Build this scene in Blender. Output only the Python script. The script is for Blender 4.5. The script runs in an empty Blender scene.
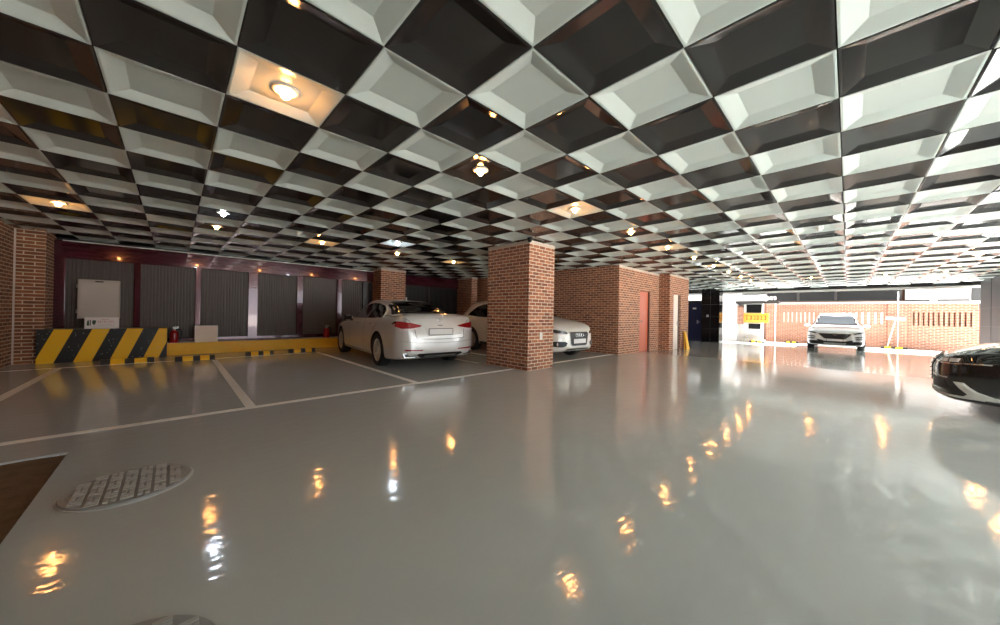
import bpy, bmesh, math, random
from mathutils import Vector, Matrix
from mathutils.bvhtree import BVHTree
random.seed(4)
PI = math.pi
SC = bpy.context.scene
COL = SC.collection

# ------------------------------------------------------------------ materials
def srgb(r, g, b):
    f = lambda c: (c / 12.92 if c <= 0.04045 else ((c + 0.055) / 1.055) ** 2.4)
    return (f(r / 255), f(g / 255), f(b / 255), 1)

def new_mat(name):
    m = bpy.data.materials.new(name); m.use_nodes = True
    nt = m.node_tree
    return m, nt, nt.nodes['Principled BSDF']

def pm(name, col, rough=0.5, metal=0.0, spec=0.5, coat=0.0, noise=0.0, nscale=8.0, emis=None, estr=0.0, bump=0.0, bscale=40.0):
    m, nt, b = new_mat(name)
    b.inputs['Base Color'].default_value = col
    b.inputs['Roughness'].default_value = rough
    b.inputs['Metallic'].default_value = metal
    b.inputs['Specular IOR Level'].default_value = spec
    b.inputs['Coat Weight'].default_value = coat
    b.inputs['Coat Roughness'].default_value = 0.04
    if emis:
        b.inputs['Emission Color'].default_value = emis
        b.inputs['Emission Strength'].default_value = estr
    if noise or bump:
        tc = nt.nodes.new('ShaderNodeTexCoord')
        nz = nt.nodes.new('ShaderNodeTexNoise'); nz.inputs['Scale'].default_value = nscale
        nz.inputs['Detail'].default_value = 4
        nt.links.new(tc.outputs['Object'], nz.inputs['Vector'])
        if noise:
            mx = nt.nodes.new('ShaderNodeMix'); mx.data_type = 'RGBA'
            mx.inputs['A'].default_value = tuple(c * (1 - noise) for c in col[:3]) + (1,)
            mx.inputs['B'].default_value = tuple(min(1, c * (1 + noise)) for c in col[:3]) + (1,)
            nt.links.new(nz.outputs['Fac'], mx.inputs['Factor'])
            nt.links.new(mx.outputs['Result'], b.inputs['Base Color'])
        if bump:
            n2 = nt.nodes.new('ShaderNodeTexNoise'); n2.inputs['Scale'].default_value = bscale
            nt.links.new(tc.outputs['Object'], n2.inputs['Vector'])
            bp = nt.nodes.new('ShaderNodeBump'); bp.inputs['Strength'].default_value = bump
            bp.inputs['Distance'].default_value = 0.01
            nt.links.new(n2.outputs['Fac'], bp.inputs['Height'])
            nt.links.new(bp.outputs['Normal'], b.inputs['Normal'])
    return m

def brick_mat(name, c1, c2, mortar, bw=0.2, rh=0.0705, ms=0.0075, rough=0.75):
    m, nt, b = new_mat(name)
    uv = nt.nodes.new('ShaderNodeUVMap'); uv.uv_map = 'UVMap'
    br = nt.nodes.new('ShaderNodeTexBrick')
    br.inputs['Scale'].default_value = 1.0
    br.inputs['Brick Width'].default_value = bw
    br.inputs['Row Height'].default_value = rh
    br.inputs['Mortar Size'].default_value = ms
    br.inputs['Mortar Smooth'].default_value = 0.1
    br.inputs['Color1'].default_value = c1
    br.inputs['Color2'].default_value = c2
    br.inputs['Mortar'].default_value = mortar
    br.inputs['Bias'].default_value = -0.1
    nt.links.new(uv.outputs['UV'], br.inputs['Vector'])
    nz = nt.nodes.new('ShaderNodeTexNoise'); nz.inputs['Scale'].default_value = 9; nz.inputs['Detail'].default_value = 5
    nt.links.new(uv.outputs['UV'], nz.inputs['Vector'])
    mx = nt.nodes.new('ShaderNodeMix'); mx.data_type = 'RGBA'; mx.blend_type = 'MULTIPLY'
    mx.inputs['Factor'].default_value = 0.45
    cr = nt.nodes.new('ShaderNodeValToRGB')
    cr.color_ramp.elements[0].position = 0.3; cr.color_ramp.elements[0].color = (0.55, 0.5, 0.48, 1)
    cr.color_ramp.elements[1].position = 0.7; cr.color_ramp.elements[1].color = (1.25, 1.2, 1.15, 1)
    nt.links.new(nz.outputs['Fac'], cr.inputs['Fac'])
    nt.links.new(br.outputs['Color'], mx.inputs['A']); nt.links.new(cr.outputs['Color'], mx.inputs['B'])
    nt.links.new(mx.outputs['Result'], b.inputs['Base Color'])
    bp = nt.nodes.new('ShaderNodeBump'); bp.inputs['Strength'].default_value = 0.5; bp.inputs['Distance'].default_value = 0.006
    bp.invert = True
    nt.links.new(br.outputs['Fac'], bp.inputs['Height']); nt.links.new(bp.outputs['Normal'], b.inputs['Normal'])
    b.inputs['Roughness'].default_value = rough
    return m

def floor_mat():
    m, nt, b = new_mat('grey epoxy floor')
    geo = nt.nodes.new('ShaderNodeNewGeometry')
    n1 = nt.nodes.new('ShaderNodeTexNoise'); n1.inputs['Scale'].default_value = 0.7; n1.inputs['Detail'].default_value = 6
    nt.links.new(geo.outputs['Position'], n1.inputs['Vector'])
    mx = nt.nodes.new('ShaderNodeMix'); mx.data_type = 'RGBA'
    mx.inputs['A'].default_value = FLOOR_A; mx.inputs['B'].default_value = FLOOR_B
    nt.links.new(n1.outputs['Fac'], mx.inputs['Factor']); nt.links.new(mx.outputs['Result'], b.inputs['Base Color'])
    b.inputs['Roughness'].default_value = 0.13
    b.inputs['IOR'].default_value = 1.62
    b.inputs['Specular IOR Level'].default_value = 0.5
    mp = nt.nodes.new('ShaderNodeMapping'); mp.inputs['Rotation'].default_value = (0, 0, 0.5); mp.inputs['Scale'].default_value = (1, 1.9, 1)
    nt.links.new(geo.outputs['Position'], mp.inputs['Vector'])
    n2 = nt.nodes.new('ShaderNodeTexNoise'); n2.inputs['Scale'].default_value = 5.5; n2.inputs['Detail'].default_value = 3; n2.inputs['Roughness'].default_value = 0.45
    nt.links.new(mp.outputs['Vector'], n2.inputs['Vector'])
    n3 = nt.nodes.new('ShaderNodeTexNoise'); n3.inputs['Scale'].default_value = 26; n3.inputs['Detail'].default_value = 2
    nt.links.new(geo.outputs['Position'], n3.inputs['Vector'])
    ma = nt.nodes.new('ShaderNodeMath'); ma.operation = 'MULTIPLY_ADD'; ma.inputs[1].default_value = 0.07
    nt.links.new(n3.outputs['Fac'], ma.inputs[0]); nt.links.new(n2.outputs['Fac'], ma.inputs[2])
    bp = nt.nodes.new('ShaderNodeBump'); bp.inputs['Strength'].default_value = 1.0; bp.inputs['Distance'].default_value = 0.0026
    nt.links.new(ma.outputs[0], bp.inputs['Height']); nt.links.new(bp.outputs['Normal'], b.inputs['Normal'])
    mr = nt.nodes.new('ShaderNodeMapRange'); mr.inputs['To Min'].default_value = 0.05; mr.inputs['To Max'].default_value = 0.12
    nt.links.new(n1.outputs['Fac'], mr.inputs['Value']); nt.links.new(mr.outputs['Result'], b.inputs['Roughness'])
    return m

def stripe_mat():
    m, nt, b = new_mat('yellow and black hazard paint')
    tc = nt.nodes.new('ShaderNodeTexCoord'); sp = nt.nodes.new('ShaderNodeSeparateXYZ')
    nt.links.new(tc.outputs['Object'], sp.inputs['Vector'])
    a = nt.nodes.new('ShaderNodeMath'); a.operation = 'MULTIPLY_ADD'; a.inputs[1].default_value = -0.364
    nt.links.new(sp.outputs['Z'], a.inputs[0]); nt.links.new(sp.outputs['X'], a.inputs[2])
    c = nt.nodes.new('ShaderNodeMath'); c.operation = 'ADD'; c.inputs[1].default_value = 1.505 + 5
    nt.links.new(a.outputs[0], c.inputs[0])
    d = nt.nodes.new('ShaderNodeMath'); d.operation = 'MODULO'; d.inputs[1].default_value = 0.5
    nt.links.new(c.outputs[0], d.inputs[0])
    e = nt.nodes.new('ShaderNodeMath'); e.operation = 'LESS_THAN'; e.inputs[1].default_value = 0.25
    nt.links.new(d.outputs[0], e.inputs[0])
    nz = nt.nodes.new('ShaderNodeTexNoise'); nz.inputs['Scale'].default_value = 38; nz.inputs['Detail'].default_value = 1
    nt.links.new(tc.outputs['Object'], nz.inputs['Vector'])
    g = nt.nodes.new('ShaderNodeMath'); g.operation = 'GREATER_THAN'; g.inputs[1].default_value = 0.74
    nt.links.new(nz.outputs['Fac'], g.inputs[0])
    mx = nt.nodes.new('ShaderNodeMix'); mx.data_type = 'RGBA'
    mx.inputs['A'].default_value = srgb(26, 24, 24); mx.inputs['B'].default_value = srgb(255, 196, 10)
    nt.links.new(e.outputs[0], mx.inputs['Factor'])
    m2 = nt.nodes.new('ShaderNodeMix'); m2.data_type = 'RGBA'; m2.inputs['B'].default_value = srgb(205, 200, 190)
    nt.links.new(g.outputs[0], m2.inputs['Factor']); nt.links.new(mx.outputs['Result'], m2.inputs['A'])
    nt.links.new(m2.outputs['Result'], b.inputs['Base Color'])
    b.inputs['Roughness'].default_value = 0.45
    return m

FLOOR_A = (0.46, 0.485, 0.475, 1); FLOOR_B = (0.54, 0.565, 0.555, 1)
M = {}
M['floor'] = floor_mat()
M['tile_w'] = pm('white ceiling tile', (0.69, 0.755, 0.715, 1), 0.28, spec=0.5)
M['tile_b'] = pm('black gloss ceiling tile', (0.020, 0.019, 0.019, 1), 0.12, spec=0.8)
M['void'] = pm('dark void', (0.01, 0.01, 0.01, 1), 0.8)
M['brick'] = brick_mat('orange brown brick', srgb(178, 112, 78), srgb(122, 72, 50), srgb(232, 212, 190))
M['brick_dk'] = brick_mat('red brown brick', srgb(176, 110, 78), srgb(124, 72, 52), srgb(222, 198, 174))
M['brick_long'] = brick_mat('long red brown brick', srgb(150, 92, 56), srgb(112, 64, 40), srgb(206, 184, 160), bw=0.27, rh=0.07, ms=0.009)
M['brick_ext'] = brick_mat('pale orange brick', srgb(142, 90, 68), srgb(122, 72, 54), srgb(180, 160, 144), bw=0.22, rh=0.075)
M['caulk'] = pm('pale mortar bead', srgb(205, 190, 178), 0.8)
M['purple'] = pm('plum glossy metal cladding', srgb(72, 12, 32), 0.16, metal=0.25, coat=0.7)
M['rib'] = pm('dark taupe ribbed panel', srgb(92, 84, 80), 0.5, metal=0.2, noise=0.12)
M['dkpanel'] = pm('black panel', srgb(26, 24, 24), 0.4)
M['yellow'] = pm('yellow paint', srgb(255, 192, 8), 0.45, noise=0.08)
M['black'] = pm('black paint', srgb(34, 33, 33), 0.5)
M['whitep'] = pm('white paint', srgb(238, 236, 230), 0.45, noise=0.06)
M['stripe'] = stripe_mat()
M['concrete'] = pm('pale concrete', srgb(168, 162, 156), 0.85, noise=0.08)
M['apron'] = pm('pale street paving', srgb(214, 212, 206), 0.9, noise=0.05, nscale=3)
M['greybox'] = pm('grey beige steel', srgb(196, 186, 176), 0.45, noise=0.04, nscale=3)
M['board'] = pm('pale beige board', srgb(246, 230, 214), 0.6, noise=0.03)
M['signw'] = pm('white sign board', srgb(235, 228, 224), 0.45)
M['green'] = pm('dark green print', srgb(38, 78, 44), 0.5)
M['redp'] = pm('faded red print', srgb(206, 96, 92), 0.5)
M['ext_red'] = pm('red enamel', srgb(170, 22, 24), 0.25, coat=0.5)
M['rubber'] = pm('black rubber', srgb(24, 24, 25), 0.75)
M['chrome'] = pm('chrome', (0.78, 0.78, 0.78, 1), 0.12, metal=1.0)
M['alu'] = pm('alloy', (0.72, 0.70, 0.66, 1), 0.35, metal=0.35)
M['silver'] = pm('brushed steel', (0.55, 0.54, 0.52, 1), 0.35, metal=0.9)
M['glass'] = pm('tinted glass', (0.006, 0.006, 0.007, 1), 0.04, spec=0.45)
M['plastic'] = pm('black plastic', srgb(22, 22, 23), 0.45)
M['grille'] = pm('black grille mesh', srgb(28, 28, 30), 0.4, bump=0.3, bscale=120)
M['headlamp'] = pm('headlamp lens', srgb(120, 122, 126), 0.06, metal=0.5, coat=1)
M['lens_dark'] = pm('dark lens', srgb(40, 42, 46), 0.05, metal=0.3, coat=1)
M['taillens'] = pm('red lens', srgb(150, 14, 22), 0.08, coat=1)
M['clearlens'] = pm('clear lens', srgb(236, 224, 222), 0.1, coat=1)
M['plate'] = pm('white plate', srgb(232, 230, 228), 0.4)
M['plate_txt'] = pm('black plate characters', srgb(60, 60, 66), 0.5)
M['pearl'] = pm('pearl silver car paint', (0.66, 0.63, 0.61, 1), 0.3, metal=0.25, coat=1.0)
M['cream'] = pm('white car paint', (0.80, 0.76, 0.69, 1), 0.3, coat=1.0)
M['white_car'] = pm('bright white car paint', (0.80, 0.81, 0.82, 1), 0.3, coat=1.0)
M['black_car'] = pm('black car paint', (0.006, 0.006, 0.007, 1), 0.2, coat=1.0)
M['well'] = pm('wheel well liner', srgb(16, 16, 17), 0.9)
M['reddoor'] = pm('salmon red door', srgb(206, 104, 74), 0.3, coat=0.4)
M['whitedoor'] = pm('white door', srgb(236, 226, 214), 0.4)
M['bluedoor'] = pm('navy steel door', srgb(34, 38, 70), 0.35)
M['granite'] = pm('black polished granite', srgb(26, 27, 30), 0.1, noise=0.3, nscale=60)
M['slate'] = pm('dark slate cladding', srgb(30, 31, 34), 0.5, noise=0.2, nscale=4)
M['granite_joint'] = pm('granite joint', srgb(70, 72, 76), 0.5)
M['skyglass'] = pm('bright clerestory glass', srgb(240, 244, 250), 0.1)
M['pane'] = pm('dark window glass', srgb(26, 28, 30), 0.25, spec=0.25)
M['render_w'] = pm('white render wall', srgb(206, 202, 200), 0.8)
M['fascia'] = pm('dark fascia metal', srgb(50, 48, 48), 0.4)
M['brown'] = pm('brown facade panel', srgb(110, 74, 58), 0.6, noise=0.2, nscale=3)
M['signy'] = pm('amber sign board', srgb(226, 160, 60), 0.5, noise=0.05)
M['signbr'] = pm('brown lettering', srgb(120, 74, 24), 0.5)
M['dirt'] = pm('rough brown earth', srgb(104, 78, 52), 0.95, noise=0.5, nscale=14, bump=0.8, bscale=60)
M['manhole'] = pm('grey painted cast iron', (0.28, 0.285, 0.275, 1), 0.35, noise=0.12)
M['tread'] = pm('worn grey tread', (0.42, 0.42, 0.4, 1), 0.3)
M['ring'] = pm('white lamp trim', srgb(226, 222, 214), 0.4)
M['warm'] = pm('warm bulb', (1, 0.6, 0.25, 1), 0.4, emis=(1.0, 0.42, 0.12, 1), estr=95)
M['cool'] = pm('cool bulb', (0.9, 0.95, 1, 1), 0.4, emis=(0.75, 0.87, 1.0, 1), estr=110)
M['glossblack'] = pm('gloss black dome', srgb(14, 14, 15), 0.08)
M['woodh'] = pm('pale broom handle', srgb(244, 236, 214), 0.5)

# ------------------------------------------------------------------ helpers
class MB:
    def __init__(s):
        s.bm = bmesh.new(); s.mi = 0
        s.uv = s.bm.loops.layers.uv.new('UVMap')
    def face(s, vs, mi=None):
        f = s.bm.faces.new(vs); f.material_index = s.mi if mi is None else mi
        return f
    def poly(s, pts, mi=None):
        return s.face([s.bm.verts.new(p) for p in pts], mi)
    def box(s, x0, x1, y0, y1, z0, z1, bevel=0.0, mi=None):
        x0, x1 = min(x0, x1), max(x0, x1); y0, y1 = min(y0, y1), max(y0, y1); z0, z1 = min(z0, z1), max(z0, z1)
        v = [s.bm.verts.new(p) for p in ((x0,y0,z0),(x1,y0,z0),(x1,y1,z0),(x0,y1,z0),(x0,y0,z1),(x1,y0,z1),(x1,y1,z1),(x0,y1,z1))]
        fs = [s.face([v[i] for i in q], mi) for q in ((3,2,1,0),(4,5,6,7),(0,1,5,4),(1,2,6,5),(2,3,7,6),(3,0,4,7))]
        if bevel:
            es = list({e for f in fs for e in f.edges})
            r = bmesh.ops.bevel(s.bm, geom=es, offset=bevel, segments=2, profile=0.5, affect='EDGES')
            for f in r['faces']: f.material_index = s.mi if mi is None else mi
        return s
    def obox(s, c, ax, ay, az, hx, hy, hz, mi=None):
        c = Vector(c); ax = Vector(ax).normalized(); ay = Vector(ay).normalized(); az = Vector(az).normalized()
        v = []
        for dz in (-1, 1):
            for dx, dy in ((-1,-1),(1,-1),(1,1),(-1,1)):
                v.append(s.bm.verts.new(c + ax*hx*dx + ay*hy*dy + az*hz*dz))
        for q in ((3,2,1,0),(4,5,6,7),(0,1,5,4),(1,2,6,5),(2,3,7,6),(3,0,4,7)): s.face([v[i] for i in q], mi)
        return s
    def tube(s, pts, r, n=10, mi=None, close=True):
        pts = [Vector(p) for p in pts]
        rs = r if isinstance(r, (list, tuple)) else [r] * len(pts)
        rings = []
        up = None
        for i, p in enumerate(pts):
            t = (pts[min(i+1, len(pts)-1)] - pts[max(i-1, 0)]).normalized()
            if up is None or abs(up.dot(t)) > 0.95:
                up = Vector((0,0,1)) if abs(t.z) < 0.9 else Vector((1,0,0))
            a = t.cross(up).normalized(); b = a.cross(t).normalized(); up = b
            rings.append([s.bm.verts.new(p + (a*math.cos(2*PI*k/n) + b*math.sin(2*PI*k/n))*rs[i]) for k in range(n)])
        for i in range(len(rings)-1):
            for k in range(n):
                f = s.face([rings[i][k], rings[i][(k+1)%n], rings[i+1][(k+1)%n], rings[i+1][k]], mi); f.smooth = True
        if close:
            s.face(list(reversed(rings[0])), mi); s.face(rings[-1], mi)
        return s
    def lathe(s, prof, n=24, axis='Z', c=(0,0,0), mi=None, smooth=True, scale=(1,1), cap=True):
        # prof: (radius, height) pairs
        c = Vector(c); rings = []
        for (r, h) in prof:
            ring = []
            for k in range(n):
                a = 2*PI*k/n; u, w = r*math.cos(a)*scale[0], r*math.sin(a)*scale[1]
                p = {'Z': (u, w, h), 'X': (h, u, w), 'Y': (w, h, u)}[axis]
                ring.append(s.bm.verts.new(c + Vector(p)))
            rings.append(ring)
        for i in range(len(rings)-1):
            for k in range(n):
                f = s.face([rings[i][k], rings[i][(k+1)%n], rings[i+1][(k+1)%n], rings[i+1][k]], mi); f.smooth = smooth
        for ring, rev in ((rings[0], True), (rings[-1], False)) if cap else ():
            f = s.face(list(reversed(ring)) if rev else ring, mi)
        return s
    def prism(s, pts, d, mi=None):
        # closed planar outline pts (3D), extruded by vector d
        d = Vector(d); a = [s.bm.verts.new(p) for p in pts]; b = [s.bm.verts.new(Vector(p)+d) for p in pts]
        n = len(pts)
        s.face(list(reversed(a)), mi); s.face(b, mi)
        for i in range(n): s.face([a[i], a[(i+1)%n], b[(i+1)%n], b[i]], mi)
        return s
    def boxuv(s):
        for f in s.bm.faces:
            n = f.normal
            for l in f.loops:
                p = l.vert.co
                if abs(n.z) > 0.7: l[s.uv].uv = (p.x, p.y)
                elif abs(n.x) > abs(n.y): l[s.uv].uv = (p.y, p.z)
                else: l[s.uv].uv = (p.x, p.z)
    def build(s, name, mats, parent=None, smooth=False, normals=True):
        if normals: bmesh.ops.recalc_face_normals(s.bm, faces=s.bm.faces)
        s.bm.normal_update(); s.boxuv()
        me = bpy.data.meshes.new(name); s.bm.to_mesh(me); s.bm.free()
        for m in (mats if isinstance(mats, (list, tuple)) else [mats]): me.materials.append(m)
        if smooth:
            for p in me.polygons: p.use_smooth = True
        o = bpy.data.objects.new(name, me); COL.objects.link(o)
        if parent is not None: o.parent = parent
        return o

def empty(name, loc, rz=0.0, rx=0.0):
    o = bpy.data.objects.new(name, None); COL.objects.link(o)
    o.location = loc; o.rotation_euler = (rx, 0, rz); o.empty_display_size = 0.2
    return o

def tag(o, label, cat, group=None):
    o['label'] = label; o['category'] = cat
    if group: o['group'] = group
    return o

def struct(o, label=None):
    o['kind'] = 'structure'
    if label: o['label'] = label
    return o

def copy_tree(o, parent=None):
    c = o.copy(); COL.objects.link(c)
    if parent is not None:
        c.parent = parent
    for ch in list(o.children): copy_tree(ch, c)
    return c

# ------------------------------------------------------------------ camera (solved from the ceiling grid)
CAMZ = 1.159
F_PX, YAW, PIT, ROL = 336.6, 0.80237, 0.0038, 0.0173
Fv = Vector((math.cos(YAW)*math.cos(PIT), math.sin(YAW)*math.cos(PIT), math.sin(PIT)))
Rv = Vector((math.sin(YAW), -math.cos(YAW), 0)); Uv = Rv.cross(Fv)
R2 = Rv*math.cos(ROL) + Uv*math.sin(ROL); U2 = -Rv*math.sin(ROL) + Uv*math.cos(ROL)
cam = bpy.data.cameras.new('camera'); co = bpy.data.objects.new('camera', cam); COL.objects.link(co)
cam.sensor_width = 36; cam.lens = 36 * F_PX / 1000; cam.clip_start = 0.05; cam.clip_end = 200
mw = Matrix((( R2.x, U2.x, -Fv.x, 0), (R2.y, U2.y, -Fv.y, 0), (R2.z, U2.z, -Fv.z, CAMZ), (0,0,0,1)))
co.matrix_world = mw
SC.camera = co

def fz(x): return -0.018*max(0.0, x-11.0)          # the floor falls gently towards the street
CZ = 2.67
XF = 21.6                                          # street end of the ceiling
XL, YB, YS = -2.27, 12.0, -4.6                     # left wall, back wall, open side
OX, OY, T = 2.636, 0.0563, 0.6

# ------------------------------------------------------------------ floor
def build_floor():
    m = MB()
    px0, px1, py0, py1 = XL, -0.59, 1.9, 4.31
    xs = [XL-0.25, px0, px1, 11.0, 24.0]; ys = [YS, py0, py1, YB+0.3]
    for a in range(4):
        for b in range(3):
            if a == 1 and b == 1: continue
            x0, x1, y0, y1 = xs[a], xs[a+1], ys[b], ys[b+1]
            m.poly([(x0,y0,fz(x0)),(x1,y0,fz(x1)),(x1,y1,fz(x1)),(x0,y1,fz(x0))])
    d = -0.018
    m.poly([(px0,py0,d),(px1,py0,d),(px1,py0,0),(px0,py0,0)])
    m.poly([(px1,py0,d),(px1,py1,d),(px1,py1,0),(px1,py0,0)])
    m.poly([(px0,py1,d),(px1,py1,d),(px1,py1,0),(px0,py1,0)])
    m.mi = 0
    fo = struct(m.build('floor', M['floor'], normals=False))
    for p in fo.data.polygons:
        if p.normal.z < -0.5: p.flip()
    m = MB()
    n = 26
    g = [[m.bm.verts.new((px0+(px1-px0)*i/n, py0+(py1-py0)*j/n, d+random.uniform(-.002,.004))) for j in range(n+1)] for i in range(n+1)]
    for i in range(n):
        for j in range(n): m.face([g[i][j], g[i+1][j], g[i+1][j+1], g[i][j+1]])
    o = m.build('bare_patch', M['dirt'], fo); o['label'] = 'rough brown unpainted patch of ground'
    # painted lines
    def line(x0, x1, y0, y1):
        q = MB(); q.box(x0, x1, y0, y1, -0.002, 0.0025); return q.build('parking_line', M['whitep'], fo)
    line(XL+0.02, 5.14, 4.845, 4.945)
    line(6.09, 9.45, 4.86, 4.95)
    line(0.62, 0.72, 4.945, 10.0)
    line(2.83, 2.93, 4.945, 10.3)
    line(-1.59, -1.49, 4.945, 10.2)
    line(5.06, 5.15, 5.98, 10.3)
    line(6.2, 6.29, 5.98, 10.3)
    line(XL+0.02, 2.6, 10.22, 10.28)
    return fo
build_floor()

# outside ground
m = MB(); m.box(24.0, 70, -40, 60, fz(24)-0.6, fz(24)-0.0)
m.bm.verts.ensure_lookup_table()
for v in m.bm.verts:
    if v.co.z > fz(24)-0.1 and v.co.x > 60: v.co.z = fz(24) - 0.2
go = struct(m.build('ground_street', M['apron']))
m = MB(); m.box(-40, 70, -60, YS, -0.5, -0.01); struct(m.build('ground_forecourt', M['apron']))

# ------------------------------------------------------------------ ceiling
def build_ceiling():
    m = MB()
    i0, i1, j0, j1 = -9, 31, -8, 19
    lip, ins, dep, gap = 0.016, 0.115, 0.032, 0.003
    for i in range(i0, i1+1):
        for j in range(j0, j1+1):
            x0, y0 = OX+i*T, OY+j*T
            mi = 0 if (i+j) % 2 == 0 else 1
            def ring(a, z): return [m.bm.verts.new(p) for p in ((x0+a,y0+a,z),(x0+T-a,y0+a,z),(x0+T-a,y0+T-a,z),(x0+a,y0+T-a,z))]
            r = [ring(gap, CZ+0.02), ring(gap, CZ), ring(lip, CZ), ring(ins, CZ+dep)]
            for k in range(3):
                for q in range(4): m.face([r[k][q], r[k+1][q], r[k+1][(q+1)%4], r[k][(q+1)%4]], mi)
            m.face(r[3][::-1], mi)
    xa, xb, ya, yb = OX+i0*T, OX+(i1+1)*T, OY+j0*T, OY+(j1+1)*T
    m.box(xa-0.3, xb, ya, yb+0.2, CZ+0.045, CZ+0.3, mi=2)
    # edge strips that close the grid against the walls
    return struct(m.build('ceiling', [M['tile_w'], M['tile_b'], M['void']], normals=False))
build_ceiling()
CX1 = OX+32*T
m = MB(); m.box(CX1-0.02, CX1+0.18, YS, 7.6, CZ-0.11, CZ+0.31); 
struct(m.build('trim_1', M['black']), 'black beam along the street opening')
m = MB(); m.box(CX1+0.18, CX1+0.22, YS, 7.6, CZ-0.20, CZ+0.2); struct(m.build('trim_2', M['whitep']), 'white strip on the street face of the beam')
m = MB(); m.box(XL-0.3, CX1+0.2, YS-0.14, YB+0.5, CZ+0.32, 15.0); struct(m.build('upper_sky_block', M['concrete']))  # unseen mass added over the garage to hold sky light off the street
m = MB(); m.box(XL-0.3, CX1+0.2, YS-0.14, YS, CZ-0.05, CZ+0.3); struct(m.build('trim_3', M['black']), 'black edge beam on the open side')

# ------------------------------------------------------------------ brick walls and columns
m = MB(); m.box(XL-0.25, XL, YS, 11.32, -0.02, CZ+0.05)
wl = struct(m.build('wall_left', M['brick_long']))
m = MB(); m.box(XL-0.25, -1.895, 11.32, YB+0.3, -0.02, CZ+0.05); m.build('pier', M['brick_long'], wl)
m = MB(); m.box(XL-0.004, XL+0.022, 11.295, 11.324, 0, CZ-0.002); m.build('corner_bead', M['caulk'], wl)

def column(x0, x1, y0, y1, mat, label):
    m = MB(); m.box(x0, x1, y0, y1, -0.01, CZ+0.01)
    o = m.build('brick_column', mat); tag(o, label, 'column', 'brick columns')
    m = MB(); m.box(x0-0.006, x1+0.006, y0-0.006, y1+0.006, CZ-0.055, CZ+0.004); m.build('top_band', M['caulk'], o)
    return o
column(5.185, 6.03, 4.53, 5.78, M['brick'], 'large brick column in mid garage with a white switch plate')
column(5.17, 6.1, 11.35, 12.06, M['brick'], 'brick column at the back wall behind the silver sedan')
column(8.99, 9.3, 11.05, 12.06, M['brick_dk'], 'narrow brick column at the back wall behind the cream SUV')

m = MB(); m.box(XL-0.25, 1.2, YS-0.14, YS+0.1, -0.02, CZ+0.05)
struct(m.build('wall_light_block', M['brick_long']))  # unseen wall added behind the camera to dim the left side
# back wall: plum frame with ribbed panels
m = MB(); m.box(XL, 9.6, YB+0.13, YB+0.3, -0.02, CZ+0.05)
wb = struct(m.build('wall_back', M['dkpanel']))
def zig(x0, x1, z0, z1, y, mat, per=0.062, amp=0.02):
    m = MB(); n = max(1, round((x1-x0)/per)); w = (x1-x0)/n; pts = []
    for k in range(n):
        a = x0+k*w; pts += [(a, y), (a+w*0.55, y), (a+w*0.65, y+amp), (a+w*0.9, y+amp)]
    pts.append((x1, y))
    lo = [m.bm.verts.new((p[0], p[1], z0)) for p in pts]; hi = [m.bm.verts.new((p[0], p[1], z1)) for p in pts]
    for k in range(len(pts)-1): m.face([lo[k], lo[k+1], hi[k+1], hi[k]])
    return m.build('ribbed_panel', mat, wb, normals=False)
mull = [(-1.94, -1.74), (-0.715, -0.605), (0.385, 0.50), (1.515, 1.745), (2.745, 2.915), (3.93, 4.09), (4.80, 4.99)]
for a, b in zip(mull[:-1], mull[1:]): zig(a[1]-0.02, b[0]+0.02, 0.38, 2.26, YB+0.05, M['rib'])
zig(6.1, 7.5, 0.38, 2.26, YB+0.05, M['dkpanel']); zig(7.5, 8.99, 0.38, 2.26, YB+0.05, M['dkpanel'])
for k, (a, b) in enumerate(mull):
    m = MB(); m.box(a, b, YB-0.02, YB+0.12, 0.3, 2.3, bevel=0.008); m.build('mullion', M['dkpanel'] if k == 6 else M['purple'], wb)
m = MB(); m.box(7.46, 7.54, YB, YB+0.1, 0.3, 2.3); m.build('mullion', M['dkpanel'], wb)
m = MB(); m.box(-1.94, 5.16, YB-0.04, YB+0.12, 2.22, 2.60, bevel=0.012); m.build('header', M['purple'], wb)
m = MB(); m.box(6.1, 8.99, YB-0.02, YB+0.12, 2.22, 2.62, bevel=0.012); m.build('header', M['purple'], wb)
m = MB(); m.box(-1.94, 5.0, YB-0.01, YB+0.12, 0.28, 0.40, bevel=0.01); m.build('sill', M['purple'], wb)
m = MB(); m.box(-1.78, 5.16, YB-0.06, YB+0.02, 2.595, 2.615); m.build('header_highlight', M['whitep'], wb)  # white strip paints the bright reflection along the header top

# back right brick block with two doors
m = MB()
H = CZ+0.02
m.box(9.5, 9.75, 4.99, YB+0.3, -0.02, H)
m.box(9.5, 10.95, 4.75, 4.99, -0.02, H); m.box(11.78, 12.56, 4.75, 4.98, -0.05, H); m.box(10.95, 11.78, 4.75, 4.99, 2.0, H)
m.box(12.56, 12.93, 4.38, 4.99, -0.06, H); m.box(13.67, 14.55, 4.38, 4.99, -0.1, H); m.box(12.93, 13.67, 4.38, 4.99, 1.97, H)
m.box(14.3, 14.55, 4.99, 7.6, -0.12, H)
wr = struct(m.build('wall_room', M['brick_dk']))
m = MB(); m.box(9.49, 12.55, 4.742, 4.76, CZ-0.05, CZ+0.002); m.box(12.55, 14.56, 4.372, 4.385, CZ-0.05, CZ+0.002); m.build('top_band', M['caulk'], wr)
m = MB(); m.box(9.75, 14.3, 5.5, 5.6, -0.2, CZ); struct(m.build('wall_inner', M['void']))
m = MB(); m.box(10.96, 11.77, 4.80, 4.85, fz(11.4), 2.0, bevel=0.004)
d1 = struct(m.build('door_1', M['reddoor']), 'salmon red door set into the brick block')
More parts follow.
